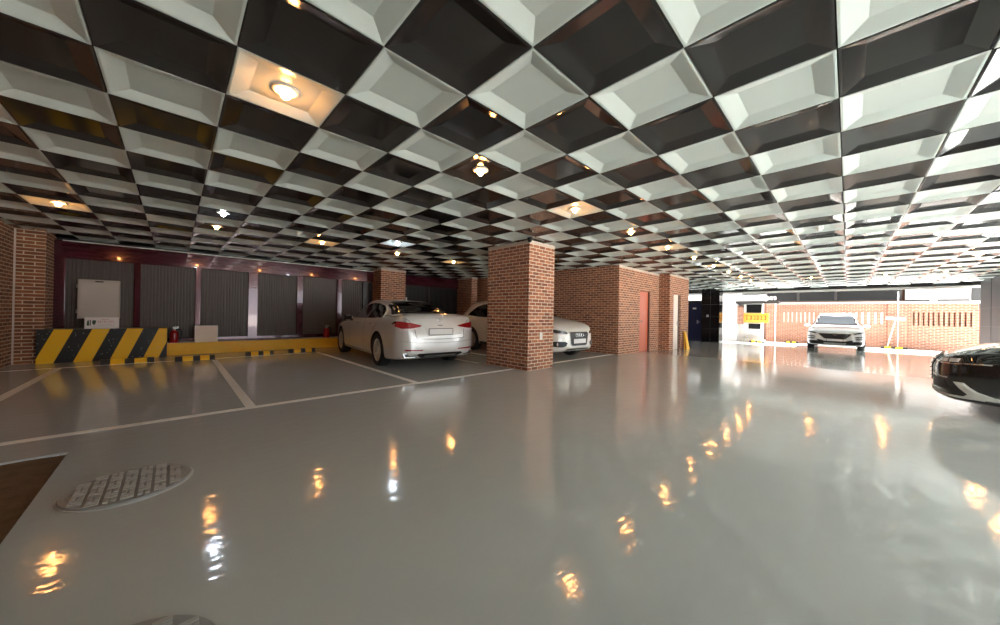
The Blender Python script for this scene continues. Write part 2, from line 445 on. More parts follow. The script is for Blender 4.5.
m = MB(); m.lathe([(0.0,0),(0.03,0),(0.03,0.02),(0.012,0.025),(0.012,0.05),(0.028,0.06),(0.03,0.08),(0.0,0.09)], 14, 'Y', (11.05, 4.71, 0.98)); m.build('door_handle', M['chrome'], d1)
m = MB(); m.box(10.94, 10.97, 4.77, 4.9, 0, 2.02); m.box(11.72, 11.79, 4.755, 4.9, -0.01, 2.02); m.box(10.94, 11.79, 4.77, 4.9, 1.985, 2.02); m.build('door_frame', M['brown'], d1)
m = MB(); m.box(12.935, 13.5, 4.42, 4.46, fz(13), 1.97, bevel=0.004)
d2 = struct(m.build('door_2', M['whitedoor']), 'narrow white door in the brick pier')
m = MB(); m.box(13.5, 13.66, 4.405, 4.56, fz(13.4), 1.97); m.build('door_frame', M['brown'], d2)
m = MB(); m.box(13.40, 13.43, 4.385, 4.42, 0.85, 1.0, bevel=0.004); m.build('door_handle', M['silver'], d2)

# far entrance: granite pier, navy door, clerestory window
g0 = fz(20.9)-0.02
m = MB(); m.box(20.9, 21.58, 4.78, 5.62, g0, CZ+0.02)
m.box(20.9, 21.1, 6.42, 7.8, g0, CZ+0.02); m.box(14.7, 21.1, 7.6, 7.8, fz(14.7)-0.2, CZ+0.02)
we = struct(m.build('wall_entrance', M['granite']))
m = MB()
for z in (0.55, 1.2, 1.85): m.box(20.893, 20.9, 4.79, 5.61, z, z+0.012)
m.box(20.893, 20.9, 5.2, 5.208, g0+0.02, CZ); m.build('granite_joint', M['granite_joint'], we)
m = MB(); m.box(20.88, 20.9, 5.28, 5.38, 1.18, 1.30, bevel=0.004); m.build('notice', M['signw'], we)
m = MB(); m.box(20.96, 21.02, 5.62, 6.42, g0+0.02, 1.93)
d3 = struct(m.build('door_3', M['bluedoor']), 'navy door beside the black granite pier')
m = MB(); m.box(20.94, 20.96, 5.90, 6.08, 1.60, 1.69, bevel=0.01); m.build('door_sign', M['signw'], d3)
m = MB(); m.tube([(20.93, 5.84, 0.9), (20.90, 5.84, 0.9), (20.90, 5.70, 0.9)], 0.014, 8); m.box(20.94, 20.96, 5.80, 5.87, 0.8, 1.0); m.build('door_handle', M['silver'], d3)
m = MB(); m.box(20.92, 21.06, 5.60, 6.44, 1.93, 2.08); m.box(20.92, 21.06, 5.60, 6.44, 2.62, 2.70); m.box(20.92, 21.06, 5.6, 5.64, 2.08, 2.62); m.box(20.92, 21.06, 6.40, 6.44, 2.08, 2.62)
w1 = struct(m.build('window_1', M['fascia']), 'clerestory window over the navy door')
gm, nt, b = new_mat('clear glass')
b.inputs['Base Color'].default_value = (0.95, 0.97, 1, 1); b.inputs['Roughness'].default_value = 0.0; b.inputs['Transmission Weight'].default_value = 1.0; b.inputs['IOR'].default_value = 1.01
m = MB(); m.box(20.98, 20.99, 5.64, 6.40, 2.08, 2.62); m.build('pane', gm, w1)
# right hand granite wall near the street
m = MB(); m.box(15.5, 21.58, -3.62, -3.42, fz(21.6)-0.02, CZ+0.02)
wrt = struct(m.build('wall_right', M['slate']))
m = MB()
for z in (0.35, 1.0, 1.65): m.box(15.5, 21.58, -3.42, -3.412, z, z+0.012)
for x in (16.6, 17.8, 19.0, 20.2): m.box(x, x+0.012, -3.42, -3.412, -0.1, CZ)
m.build('granite_joint', M['granite_joint'], wrt)

# ------------------------------------------------------------------ barrier, curb, wheel stops
t = empty('hazard_barrier', (-1.045, 11.6, 0)); tag(t, 'low concrete barrier with diagonal yellow and black stripes in the left corner', 'barrier')
m = MB(); m.box(-0.925, 0.925, -0.4, -0.372, 0.0, 0.685)
o = m.build('striped_face', M['stripe'], t)
o.location = (0, 0, 0)
# stripes are laid out in the barrier's own frame
for n in M['stripe'].node_tree.nodes:
    if n.type == 'MATH' and n.operation == 'ADD': n.inputs[1].default_value = 1.505 + 5 - 1.045
m = MB(); m.box(-0.845, 0.925, -0.372, 0.36, 0.0, 0.68, bevel=0.006); m.build('concrete_core', M['concrete'], t)

t = empty('yellow_curb', (1.73, 11.76, 0)); tag(t, 'long low yellow curb along the ribbed back wall', 'curb')
m = MB(); m.box(-1.85, 3.2, -0.21, -0.19, 0.0, 0.295); m.build('front_face', M['yellow'], t)
m = MB(); m.box(-1.85, 3.2, -0.19, 0.2, 0.0, 0.30, bevel=0.004); m.build('curb_core', M['whitep'], t)

def wheel_stop(x0, x1, y, z, label, first='b', n=5):
    t = empty('wheel_stop', ((x0+x1)/2, y, z), 0); tag(t, label, 'wheel stop', 'striped wheel stops')
    L = x1-x0
    prof = [(-0.07, 0), (0.07, 0), (0.07, 0.04), (0.045, 0.10), (-0.045, 0.10), (-0.07, 0.04)]
    segs = [0, .18, .44, .62, .86, 1.0] if n == 5 else [k/n for k in range(n+1)]
    k0 = 0
    for k in range(len(segs)-1):
        mm = MB(); yel = k % 2 == (1 if first == 'b' else 0)
        mm.prism([(-L/2+segs[k]*L, p[0], p[1]) for p in prof], (L*(segs[k+1]-segs[k]), 0, 0))
        mm.build('yellow_band' if yel else 'black_band', M['yellow'] if yel else M['black'], t)
    return t
wheel_stop(-1.05, -0.30, 10.36, 0, 'striped wheel stop in front of the diagonal striped barrier')
wheel_stop(0.02, 0.68, 10.15, 0, 'striped wheel stop left of the white bay line and beige board')
wheel_stop(1.28, 1.86, 10.38, 0, 'striped wheel stop in the empty bay, below the middle of the curb')
wheel_stop(2.24, 2.88, 10.55, 0, 'striped wheel stop beside the front of the silver sedan')

# small things along the back wall
t = empty('metal_cabinet', (-1.235, 11.98, 0.89)); tag(t, 'square grey beige metal cabinet hung on the ribbed wall', 'cabinet')
m = MB(); m.box(-0.31, 0.31, -0.16, 0.0, 0, 0.88, bevel=0.008); m.build('body', M['greybox'], t)
m = MB(); m.box(-0.29, 0.29, -0.18, -0.161, 0.03, 0.80, bevel=0.006); m.build('door', M['greybox'], t)
m = MB(); m.box(-0.06, 0.06, -0.19, -0.161, 0.825, 0.85, bevel=0.003); m.build('latch', M['plastic'], t)
for z in (0.12, 0.68):
    m = MB(); m.tube([(-0.325, -0.1, z), (-0.325, -0.1, z+0.08)], 0.015, 8); m.build('hinge', M['silver'], t)

t = empty('notice_sign', (-1.13, 11.29, 0.687)); tag(t, 'small white notice with dark green print standing on the striped barrier', 'sign')
m = MB(); m.box(-0.245, 0.245, -0.012, 0.012, 0, 0.245, bevel=0.002); m.build('sign_board', M['signw'], t)
m = MB()
m.prism([(-0.215, -0.0135, 0.07), (-0.205, -0.0135, 0.17), (-0.185, -0.0135, 0.185), (-0.178, -0.0135, 0.07)], (0, 0.002, 0))
m.box(-0.172, -0.158, -0.0135, -0.0115, 0.065, 0.185)
m.prism([(-0.14, -0.0135, 0.12), (-0.135, -0.0135, 0.18), (-0.085, -0.0135, 0.18), (-0.09, -0.0135, 0.115), (-0.112, -0.0135, 0.075)], (0, 0.002, 0))
m.build('green_print', M['green'], t)
m = MB(); x = -0.055
for k in range(9):
    w = random.uniform(0.010, 0.017); x0 = x + k*0.026
    m.box(x0, x0+w, -0.0135, -0.0115, 0.155, 0.162); m.box(x0+w*0.4, x0+w*0.65, -0.0135, -0.0115, 0.135, 0.175); m.box(x0, x0+w, -0.0135, -0.0115, 0.133, 0.139)
for k in range(3): m.box(0.0+k*0.035, 0.022+k*0.035, -0.0135, -0.0115, 0.192, 0.202)
m.box(-0.04, 0.17, -0.0135, -0.0115, 0.075, 0.079)
m.build('red_print', M['redp'], t)

t = empty('beige_board', (0.605, 11.63, 0.30), 0, -0.05); tag(t, 'pale beige board leaning upright on the yellow curb', 'board')
m = MB(); m.box(-0.228, 0.228, -0.012, 0.012, 0, 0.42, bevel=0.004); m.build('panel', M['board'], t)
m = MB(); m.box(-0.228, 0.228, -0.016, -0.012, 0.402, 0.42); m.box(-0.228, -0.214, -0.016, -0.012, 0.0, 0.402); m.box(0.214, 0.228, -0.016, -0.012, 0.0, 0.402); m.build('edging', M['whitep'], t)

def extinguisher(x, y, z, label, hose=1):
    t = empty('fire_extinguisher', (x, y, z)); t.scale = (1.25, 1.25, 1.28); tag(t, label, 'fire extinguisher', 'fire extinguishers on the curb')
    m = MB(); m.lathe([(0.0,0.02),(0.062,0.02),(0.066,0.035),(0.066,0.17),(0.058,0.205),(0.034,0.232),(0.022,0.24),(0.0,0.24)], 20); m.build('cylinder', M['ext_red'], t)
    m = MB(); m.lathe([(0,0),(0.085,0),(0.085,0.012),(0.07,0.022),(0.0,0.022)], 20); m.build('base_stand', M['ext_red'], t)
    m = MB(); m.lathe([(0,0.238),(0.024,0.238),(0.026,0.262),(0.018,0.275),(0.0,0.275)], 12); m.box(-0.02, 0.055, -0.011, 0.011, 0.268, 0.280); m.box(-0.015, 0.065, -0.009, 0.009, 0.298, 0.308); m.box(-0.02, -0.006, -0.009, 0.009, 0.268, 0.306); m.build('valve', M['silver'], t)
    m = MB(); m.tube([(0.02*hose,-0.01,0.262),(0.085*hose,-0.015,0.255),(0.112*hose,-0.015,0.19),(0.096*hose,-0.012,0.11),(0.08*hose,-0.01,0.06)], 0.0105, 8); m.build('hose', M['rubber'], t)
    return t
extinguisher(0.0, 11.66, 0.30, 'red fire extinguisher on the yellow curb next to the striped barrier')
extinguisher(3.52, 11.66, 0.30, 'red fire extinguisher on the yellow curb just left of the silver sedan')

# manhole covers
def manhole(x, y, r, label):
    t = empty('manhole_cover', (x, y, 0)); tag(t, label, 'manhole cover', 'round manhole covers')
    m = MB(); m.lathe([(0, -0.01), (r, -0.01), (r, 0.010), (r*0.985, 0.016), (r*0.90, 0.016), (r*0.885, 0.010), (0, 0.010)], 48, smooth=False); m.build('plate', M['manhole'], t)
    m = MB(); s = 0.07
    for a in range(-8, 9):
        for b in range(-8, 9):
            cx, cy = a*s, b*s
            if math.hypot(cx, cy) > r*0.86: continue
            k = (a+b) % 2
            ax = Vector((1,0,0)) if k else Vector((0,1,0))
            ay = Vector((-ax.y, ax.x, 0))
            for dd in (-0.016, 0.016):
                m.obox(Vector((cx, cy, 0.0125)) + ay*dd, ax, ay, (0,0,1), 0.027, 0.010, 0.008)
    m.build('tread', M['tread'], t)
    m = MB(); m.lathe([(r*0.992, 0.004), (r*1.03, 0.004), (r*1.035, 0.0), (r*0.992, 0.0)], 48, smooth=False); m.build('rim', M['tread'], t)
    return t
manhole(-0.19, 3.24, 0.295, 'round grey manhole cover in the open floor by the brown patch')
manhole(-0.155, 1.50, 0.295, 'round grey manhole cover cut off by the bottom of the picture')

# switch plate, camera dome, detectors
t = empty('switch_plate', (5.60, 4.53, 0.62)); tag(t, 'small white switch plate on the large brick column', 'switch')
m = MB(); m.box(-0.04, 0.04, -0.012, 0.002, 0, 0.15, bevel=0.004); m.build('plate', M['whitep'], t)
m = MB(); m.box(-0.018, 0.018, -0.018, -0.012, 0.045, 0.105, bevel=0.003); m.build('rocker', M['signw'], t)

t = empty('security_camera', (5.02, 4.38, CZ)); tag(t, 'black dome security camera under the ceiling at the large brick column', 'camera')
m = MB(); m.lathe([(0, 0.0), (0.055, 0.0), (0.058, -0.02), (0.05, -0.035), (0, -0.035)], 20); m.build('mount', M['glossblack'], t)
m = MB(); m.lathe([(0, -0.034), (0.045, -0.034), (0.046, -0.05), (0.036, -0.075), (0.018, -0.088), (0, -0.09)], 20); m.build('dome', M['glossblack'], t)
m = MB(); m.lathe([(0, -0.05), (0.02, -0.05), (0.02, -0.075), (0, -0.08)], 12, c=(0.035, -0.03, 0)); m.build('lens', M['whitep'], t)

def detector(i, j, label, x=None, y=None):
    x = OX+(i+.5)*T if x is None else x; y = OY+(j+.5)*T if y is None else y
    t = empty('smoke_detector', (x, y, CZ+0.032)); tag(t, label, 'smoke detector', 'ceiling smoke detectors')
    m = MB(); m.lathe([(0, 0), (0.06, 0), (0.06, -0.018), (0.05, -0.03), (0, -0.03)], 20); m.build('base', M['ring'], t)
    m = MB(); m.lathe([(0, -0.029), (0.035, -0.029), (0.03, -0.058), (0.02, -0.066), (0, -0.066)], 16); m.build('sensor', M['ring'], t)
detector(8, 0, 'white smoke detector above the open lane, nearest of those toward the street')
detector(18, 0, 'white smoke detector far along the lane near the street beam')
detector(-2, 12, 'white smoke detector on the ceiling toward the back wall')

# ------------------------------------------------------------------ ceiling lamps
def lamp_proto(mat, name):
    t = empty(name, (0,0,0))
    m = MB(); m.lathe([(0.045, 0.0), (0.085, 0.0), (0.088, -0.006), (0.08, -0.014), (0.05, -0.014), (0.045, -0.004)], 24); m.build('trim_ring', M['ring'], t)
    m = MB(); m.lathe([(0.0, -0.004), (0.018, -0.004), (0.030, -0.018), (0.033, -0.034), (0.028, -0.052), (0.016, -0.062), (0.0, -0.065)], 16); m.build('bulb', mat, t)
    return t
LZ = CZ+0.032
ORD = ['first', 'second', 'third', 'fourth', 'fifth', 'sixth', 'seventh', 'eighth', 'ninth', 'tenth', 'eleventh', 'twelfth']
pw = None; pc = None
def warm_lamp(i, j, label):
    global pw
    if pw is None: pw = lamp_proto(M['warm'], 'ceiling_downlight'); o = pw
    else: o = copy_tree(pw)
    o.location = (OX+i*T, OY+j*T, LZ); tag(o, label, 'ceiling light', 'warm downlights'); return o
ks = [-3.5, -.5, 2.5, 5.5, 8.5, 11.5, 14.5, 17.5, 20.5, 23.5]
for n, i in enumerate(ks):
    warm_lamp(i, 4.5, f'{ORD[n]} warm downlight from the camera in the long middle row passing the large column')
for n, i in enumerate([-6.5, -3.5, -.5, 2.5, 5.5]):
    warm_lamp(i, 13.5, f'{ORD[n]} warm downlight from the left in the row along the back wall')
for n, i in enumerate([26.5, 23.5, 20.5, 17.5, 14.5]):
    warm_lamp(i, -3.5, f'{ORD[n]} warm downlight back from the street in the row above the black car')
for n, i in enumerate([11.5, 8.5, 5.5, 2.5]):
    warm_lamp(i, -3.5, f'{ORD[n]} warm downlight past the right edge of the picture, over the black car row')
for n, i in enumerate([26.5, 23.5]): warm_lamp(i, -1.5, f'{ORD[n]} small downlight back from the street, right of the lane centre')
warm_lamp(23.5, 1.5, 'small downlight near the street beam above the left of the white SUV')
pc = lamp_proto(M['cool'], 'ceiling_downlight'); pc.location = (OX-3.5*T, OY+11.5*T, LZ); tag(pc, 'cool white downlight above the empty left bay', 'ceiling light', 'cool white downlights')
o = copy_tree(pc); o.location = (OX+1.5*T, OY+11.5*T, LZ); tag(o, 'cool white downlight above the silver sedan', 'ceiling light', 'cool white downlights')

# ------------------------------------------------------------------ cars
def curve(pts):
    # monotone cubic through (x, y) pairs
    xs = [p[0] for p in pts]; ys = [p[1] for p in pts]; n = len(xs)
    d = [(ys[i+1]-ys[i])/(xs[i+1]-xs[i]) for i in range(n-1)]
    mm = [d[0]] + [0 if d[i-1]*d[i] <= 0 else 2*d[i-1]*d[i]/(d[i-1]+d[i]) for i in range(1, n-1)] + [d[-1]]
    def f(x):
        if x <= xs[0]: return ys[0]
        if x >= xs[-1]: return ys[-1]
        i = max(k for k in range(n-1) if xs[k] <= x)
        h = xs[i+1]-xs[i]; t = (x-xs[i])/h
        return (ys[i]*(2*t**3-3*t*t+1) + h*mm[i]*(t**3-2*t*t+t) + ys[i+1]*(-2*t**3+3*t*t) + h*mm[i+1]*(t**3-t*t))
    return f

def crom(p, sub):
    out = []; n = len(p)
    for i in range(n-1):
        p0 = p[max(i-1, 0)]; p1 = p[i]; p2 = p[i+1]; p3 = p[min(i+2, n-1)]
        for k in range(sub):
            t = k/sub
            out.append(tuple(0.5*((2*p1[c]) + (-p0[c]+p2[c])*t + (2*p0[c]-5*p1[c]+4*p2[c]-p3[c])*t*t + (-p0[c]+3*p1[c]-3*p2[c]+p3[c])*t**3) for c in (0, 1)))
    out.append(tuple(p[-1])); return out

class Car:
    def __init__(s, name, label, loc, rz, spec, paint, rx=0.0):
        s.S = spec; s.L = spec['L']; s.paint = paint
        s.root = empty(name, loc, rz, rx); tag(s.root, label, 'car')
        s.body()
    def body(s):
        S = s.S; L = s.L; W = S['W']/2
        zt, wd, zb, wt, zl = (curve(S[k]) for k in ('zt', 'w', 'zb', 'wt', 'zl'))
        ys = sorted(set([round(v, 4) for v in [0, .012, .03, .055, .085, .12, .16, .21, .27, .34, .42, .5] + [.5+(L-1.0)*k/58 for k in range(1, 58)] + [L-v for v in (.5, .42, .34, .27, .21, .16, .12, .085, .055, .03, .012, 0)]]))
        m = MB(); rings = []
        for y in ys:
            w = wd(y)*W; top = zt(y); sh = min(zb(y), top-0.03); lo = zl(y); w2 = min(wt(y), 0.9*w)
            h = sh-lo; g = top-sh; dz = min(0.10, 0.5*g)
            P = [(0, lo), (0.55*w, lo), (0.80*w, lo+0.004), (0.93*w, lo+0.03), (0.975*w, lo+0.12*h+0.02), (0.995*w, lo+0.36*h), (w, lo+0.60*h), (0.985*w, lo+0.86*h), (0.955*w, sh-0.008), (0.915*w, sh+0.1*g+0.002)]
            gx = 0.915*w
            if g > 0.25:
                P += [(gx+(w2-gx)*0.45, sh+0.1*g+(top-dz-sh-0.1*g)*0.5), (w2, top-dz), (w2*0.93, top-dz*0.42), (w2*0.80, top-dz*0.18), (w2*0.5, top-0.012), (0, top)]
            else:
                P += [(gx+(w2-gx)*0.5, sh+0.45*g), (w2, sh+0.72*g), (w2*0.88, sh+0.83*g), (w2*0.72, sh+0.90*g), (w2*0.42, sh+0.97*g), (0, top)]
            half = crom(P, 4)
            pts = [(x, z) for x, z in half] + [(-x, z) for x, z in half[-2:0:-1]]
            rings.append([m.bm.verts.new((x, y-L/2, z)) for x, z in pts])
        n = len(rings[0])
        for a in range(len(rings)-1):
            for k in range(n):
                m.face([rings[a][k], rings[a][(k+1)%n], rings[a+1][(k+1)%n], rings[a+1][k]])
        m.face(list(reversed(rings[0]))); m.face(rings[-1])
        o = m.build('body', [s.paint, M['well']], s.root, smooth=True)
        # wheel arches
        R = S['R']
        c = MB()
        for fy in (S['fo'], S['fo']+S['WB']):
            y = L/2 - fy
            for sd in (-1, 1):
                x1 = sd*(W+0.15); x0 = sd*(W-0.30)
                c.lathe([(0, min(x0, x1)), (R+S.get('arch', .055), min(x0, x1)), (R+S.get('arch', .055), max(x0, x1)), (0, max(x0, x1))], 40, 'X', (0, y, R+0.005), mi=1, smooth=False)
        bmesh.ops.remove_doubles(c.bm, verts=c.bm.verts, dist=1e-5)
        co_ = c.build('cutter', [M['well'], M['well']])
        md = o.modifiers.new('arch', 'BOOLEAN'); md.operation = 'DIFFERENCE'; md.object = co_; md.solver = 'EXACT'
        dg = bpy.context.evaluated_depsgraph_get()
        rootm = s.root.matrix_basis.copy(); o.parent = None
        bpy.context.view_layer.update(); dg.update()
        me = bpy.data.meshes.new_from_object(o.evaluated_get(dg))
        o.modifiers.clear(); o.data = me; bpy.data.objects.remove(co_)
        o.parent = s.root
        if len(me.materials) < 2: me.materials.append(M['well'])
        s.o = o
        b = bmesh.new(); b.from_mesh(me); s.bvh = BVHTree.FromBMesh(b); b.free()
        for p in me.polygons: p.use_smooth = True
        # split sharp edges so the arch lips stay crisp
        b = bmesh.new(); b.from_mesh(me)
        for e in b.edges:
            if len(e.link_faces) == 2 and e.calc_face_angle(0) > 0.7: e.smooth = False
        b.to_mesh(me); b.free()
    def patch(s, name, poly, view, mat, off=0.004, parent=None, mirror=False, grid=0.05, label=None, limit=None):
        """A panel that lies on the body: outline drawn in a view (front/rear: x,z; left/right: y,z; top: x,y)."""
        outs = []
        for sg in ((1, -1) if mirror else (1,)):
            bm = bmesh.new()
            def up(u, v):
                if view in ('front', 'rear'): return Vector((u*sg, 0, v))
                if view in ('left', 'right'): return Vector((0, u, v))
                return Vector((u*sg, v, 0))
            vw = view
            if mirror and sg < 0 and view in ('left', 'right'): vw = 'right' if view == 'left' else 'left'
            D = {'front': Vector((0,-1,0)), 'rear': Vector((0,1,0)), 'left': Vector((1,0,0)), 'right': Vector((-1,0,0)), 'top': Vector((0,0,-1))}[vw]
            f = bm.faces.new([bm.verts.new(up(*p)) for p in poly])
            ax = {'front': (0,2), 'rear': (0,2), 'left': (1,2), 'right': (1,2), 'top': (0,1)}[vw]
            for a in ax:
                lo = min(v.co[a] for v in bm.verts); hi = max(v.co[a] for v in bm.verts)
                k = int((hi-lo)/grid)
                for q in range(1, k+1):
                    pc_ = Vector((0,0,0)); pc_[a] = lo+(hi-lo)*q/(k+1); no = Vector((0,0,0)); no[a] = 1
                    bmesh.ops.bisect_plane(bm, geom=bm.verts[:]+bm.edges[:]+bm.faces[:], plane_co=pc_, plane_no=no)
            bmesh.ops.triangulate(bm, faces=[q for q in bm.faces if len(q.verts) > 4])
            for v in bm.verts:
                st = v.co - D*6
                h, nn, _, _ = s.bvh.ray_cast(st, D)
                if h is None:
                    h, nn, _, _ = s.bvh.find_nearest(v.co - D*(s.L/2 if vw in ('front','rear') else s.S['W']/2))
                if nn.dot(D) > 0: nn = -nn
                if limit is not None:
                    c = h.dot(-D)
                    if c < limit: h = h + (-D)*(limit-c)
                v.co = h + nn*off - D*off*0.4
            bm.normal_update()
            s_ = sum((q.normal.dot(D) for q in bm.faces))
            if s_ > 0: bmesh.ops.reverse_faces(bm, faces=bm.faces[:])
            be = [e for e in bm.edges if e.is_boundary]
            r = bmesh.ops.extrude_edge_only(bm, edges=be)
            for g in r['geom']:
                if isinstance(g, bmesh.types.BMVert): g.co += D*(off*1.4+0.012)
            bmesh.ops.recalc_face_normals(bm, faces=bm.faces)
            me = bpy.data.meshes.new(name); bm.to_mesh(me); bm.free()
            me.materials.append(mat)
            for p in me.polygons: p.use_smooth = True
            b = bmesh.new(); b.from_mesh(me)
            for e in b.edges:
                if len(e.link_faces) == 2 and e.calc_face_angle(0) > 0.6: e.smooth = False
            b.to_mesh(me); b.free()
            o = bpy.data.objects.new(name, me); COL.objects.link(o); o.parent = parent or s.root
            if label: o['label'] = label
            outs.append(o)
        return outs
    def strip(s, name, pts, wdt, view, mat, off=0.003, mirror=False, parent=None):
        """A narrow band following a polyline on the body."""
        P = [Vector((p[0], p[1])) for p in pts]; a = []; b = []
        for i, p in enumerate(P):
            t = (P[min(i+1, len(P)-1)]-P[max(i-1, 0)]).normalized(); nrm = Vector((-t.y, t.x))*wdt/2
            a.append(tuple(p+nrm)); b.append(tuple(p-nrm))
        return s.patch(name, a+b[::-1], view, mat, off, parent, mirror)
    def wheels(s, spokes=10, rim=M['alu'], twin=True):
        S = s.S; R = S['R']; W = S['W']/2; L = s.L; proto = None
        for fy in (S['fo'], S['fo']+S['WB']):
            for sd in (-1, 1):
                if proto is None:
                    m = MB(); rr = R*0.70
                    m.lathe([(rr*0.98, -0.09), (rr*1.0, -0.09), (rr*1.0, 0.10), (rr*0.95, 0.105), (rr*0.93, 0.09), (rr*0.92, 0.03), (rr*0.90, -0.08)], 40, 'X', cap=False)
                    m.lathe([(0, 0.035), (0.062, 0.035), (0.07, 0.05), (0.06, 0.066), (0.03, 0.072), (0, 0.072)], 20, 'X')
                    for k in range(spokes):
                        for dd in ((-0.07, 0.07) if twin else (0,)):
                            a = 2*PI*k/spokes
                            rd = Vector((0, math.cos(a), math.sin(a))); td = Vector((0, -math.sin(a), math.cos(a)))
                            p0 = rd*0.05 + td*dd*0.25 + Vector((0.056, 0, 0)); p1 = rd*rr*0.96 + td*dd*0.62 + Vector((0.082, 0, 0))
                            ln = (p1-p0).length; ax = (p1-p0).normalized()
                            m.obox((p0+p1)/2, ax, td, ax.cross(td), ln/2, 0.009 if twin else 0.024, 0.012)
                    proto = m.build('wheel', rim, s.root)
                    q = MB(); q.lathe([(rr*0.99, -0.105), (R*0.93, -0.115), (R*0.985, -0.10), (R, -0.075), (R, 0.075), (R*0.985, 0.10), (R*0.93, 0.118), (rr*1.02, 0.110), (rr*0.99, 0.10)], 48, 'X', cap=False); q.build('tire', M['rubber'], proto)
                    q = MB(); q.lathe([(0, -0.02), (rr*0.6, -0.02), (rr*0.6, 0.0), (0, 0.0)], 32, 'X'); q.build('brake_disc', M['silver'], proto)
                    o = proto
                else:
                    o = copy_tree(proto, s.root)
                o.location = (sd*(W-0.125), L/2-fy, R); o.rotation_euler = (0.3*fy, 0, 0 if sd > 0 else PI)
    def mirrors(s, y, z, paint=None):
        for sd in (-1, 1):
            x = sd*(s.S['W']/2-0.05)
            m = MB(); m.lathe([(0, -0.055), (0.05, -0.05), (0.085, -0.02), (0.092, 0.02), (0.088, 0.045), (0, 0.045)], 18, 'Y', (0, 0, 0), scale=(0.72, 1.25))
            for v in m.bm.verts: v.co = Vector((v.co.x, -v.co.y, v.co.z)) + Vector((x+sd*0.11, y, z))
            o = m.build('mirror', paint or s.paint, s.root, smooth=False)
            q = MB(); q.tube([(x-sd*0.03, y, z-0.07), (x+sd*0.10, y, z-0.04)], 0.022, 8); q.build('mirror_arm', M['plastic'], o)
            q = MB(); q.box(x+sd*0.13-0.095, x+sd*0.13+0.095, y-0.049, y-0.0455, z-0.05, z+0.05); q.build('mirror_glass', M['glass'], o)

def sm(pts, n=4):
    """round an outline: closed Catmull-Rom"""
    out = []; N = len(pts)
    for i in range(N):
        p0, p1, p2, p3 = pts[i-1], pts[i], pts[(i+1)%N], pts[(i+2)%N]
        for k in range(n):
            t = k/n
            out.append(tuple(0.5*((2*p1[c]) + (-p0[c]+p2[c])*t + (2*p0[c]-5*p1[c]+4*p2[c]-p3[c])*t*t + (-p0[c]+3*p1[c]-3*p2[c]+p3[c])*t**3) for c in (0, 1)))
    return out

def ends(L, rear, front):
    return [(a, b) for a, b in rear] + [(L-a, b) for a, b in front[::-1]]

def plate_on(car, y_face, z, view, w=0.52, h=0.11, txt=True):
    sg = 1 if view == 'front' else -1
    m = MB(); m.box(-w/2, w/2, y_face-0.006, y_face+0.006, z-h/2, z+h/2, bevel=0.003)
    o = m.build('license_plate', M['plate'], car.root)
    m = MB(); m.box(-w/2-0.012, w/2+0.012, y_face-0.012, y_face-0.0, z-h/2-0.012, z+h/2+0.012) if sg > 0 else m.box(-w/2-0.012, w/2+0.012, y_face, y_face+0.012, z-h/2-0.012, z+h/2+0.012)
    m.build('plate_frame', M['plastic'], o)
    return o

# --- silver sedan, seen from its rear left
L = 4.99
sed = Car('silver_sedan', 'pearl silver sedan parked nose in to the back wall, rear toward the camera', (3.94+0.232, 5.80+2.483, 0), -0.093, dict(
    L=L, W=1.89, R=0.345, WB=3.01, fo=0.86,
    zt=[(0,.66),(.02,.76),(.05,.88),(.085,1.01),(.12,1.085),(.17,1.118),(.3,1.125),(.62,1.128),(.78,1.15),(1.15,1.305),(1.55,1.42),(2.0,1.472),(2.45,1.48),(2.85,1.45),(3.2,1.32),(3.68,1.07),(4.1,1.0),(4.5,.93),(4.75,.86),(4.9,.78),(L,.64)],
    w=ends(L, [(0,.60),(.02,.70),(.05,.78),(.10,.855),(.18,.92),(.30,.965),(.5,.985),(1.0,.995),(1.6,1.0)], [(0,.45),(.03,.6),(.08,.74),(.16,.85),(.3,.93),(.5,.975),(.9,.995)]),
    zb=[(0,.62),(.05,.80),(.12,.95),(.25,1.0),(.8,1.0),(1.8,.965),(2.8,.94),(3.7,.90),(4.5,.80),(L,.55)],
    wt=[(0,.55),(.12,.74),(.75,.66),(1.2,.60),(1.6,.565),(2.4,.575),(2.9,.57),(3.3,.61),(3.7,.70),(4.5,.72),(L,.4)],
    zl=[(0,.36),(.03,.30),(.12,.24),(.4,.20),(.9,.17),(4.2,.17),(4.7,.2),(L,.3)]), M['pearl'])
sed.wheels(7)
h = L/2
sed.patch('rear_window', sm([(-.52,-h+1.50),(0,-h+1.56),(.52,-h+1.50),(.60,-h+1.2),(.70,-h+.84),(.45,-h+.74),(0,-h+.71),(-.45,-h+.74),(-.70,-h+.84),(-.60,-h+1.2)],3), 'top', M['glass'], 0.003)
sed.patch('windshield', sm([(-.52,h-2.12),(0,h-2.06),(.52,h-2.12),(.62,h-1.75),(.70,h-1.42),(0,h-1.26),(-.70,h-1.42),(-.62,h-1.75)],3), 'top', M['glass'], 0.003)
sw = [(-h+1.04,1.03),(-h+1.12,1.10),(-h+1.30,1.21),(-h+1.55,1.305),(-h+1.9,1.365),(-h+2.3,1.385),(-h+2.65,1.365),(-h+2.95,1.28),(-h+3.3,1.12),(-h+3.42,1.02),(-h+2.9,1.00),(-h+2.0,1.01)]
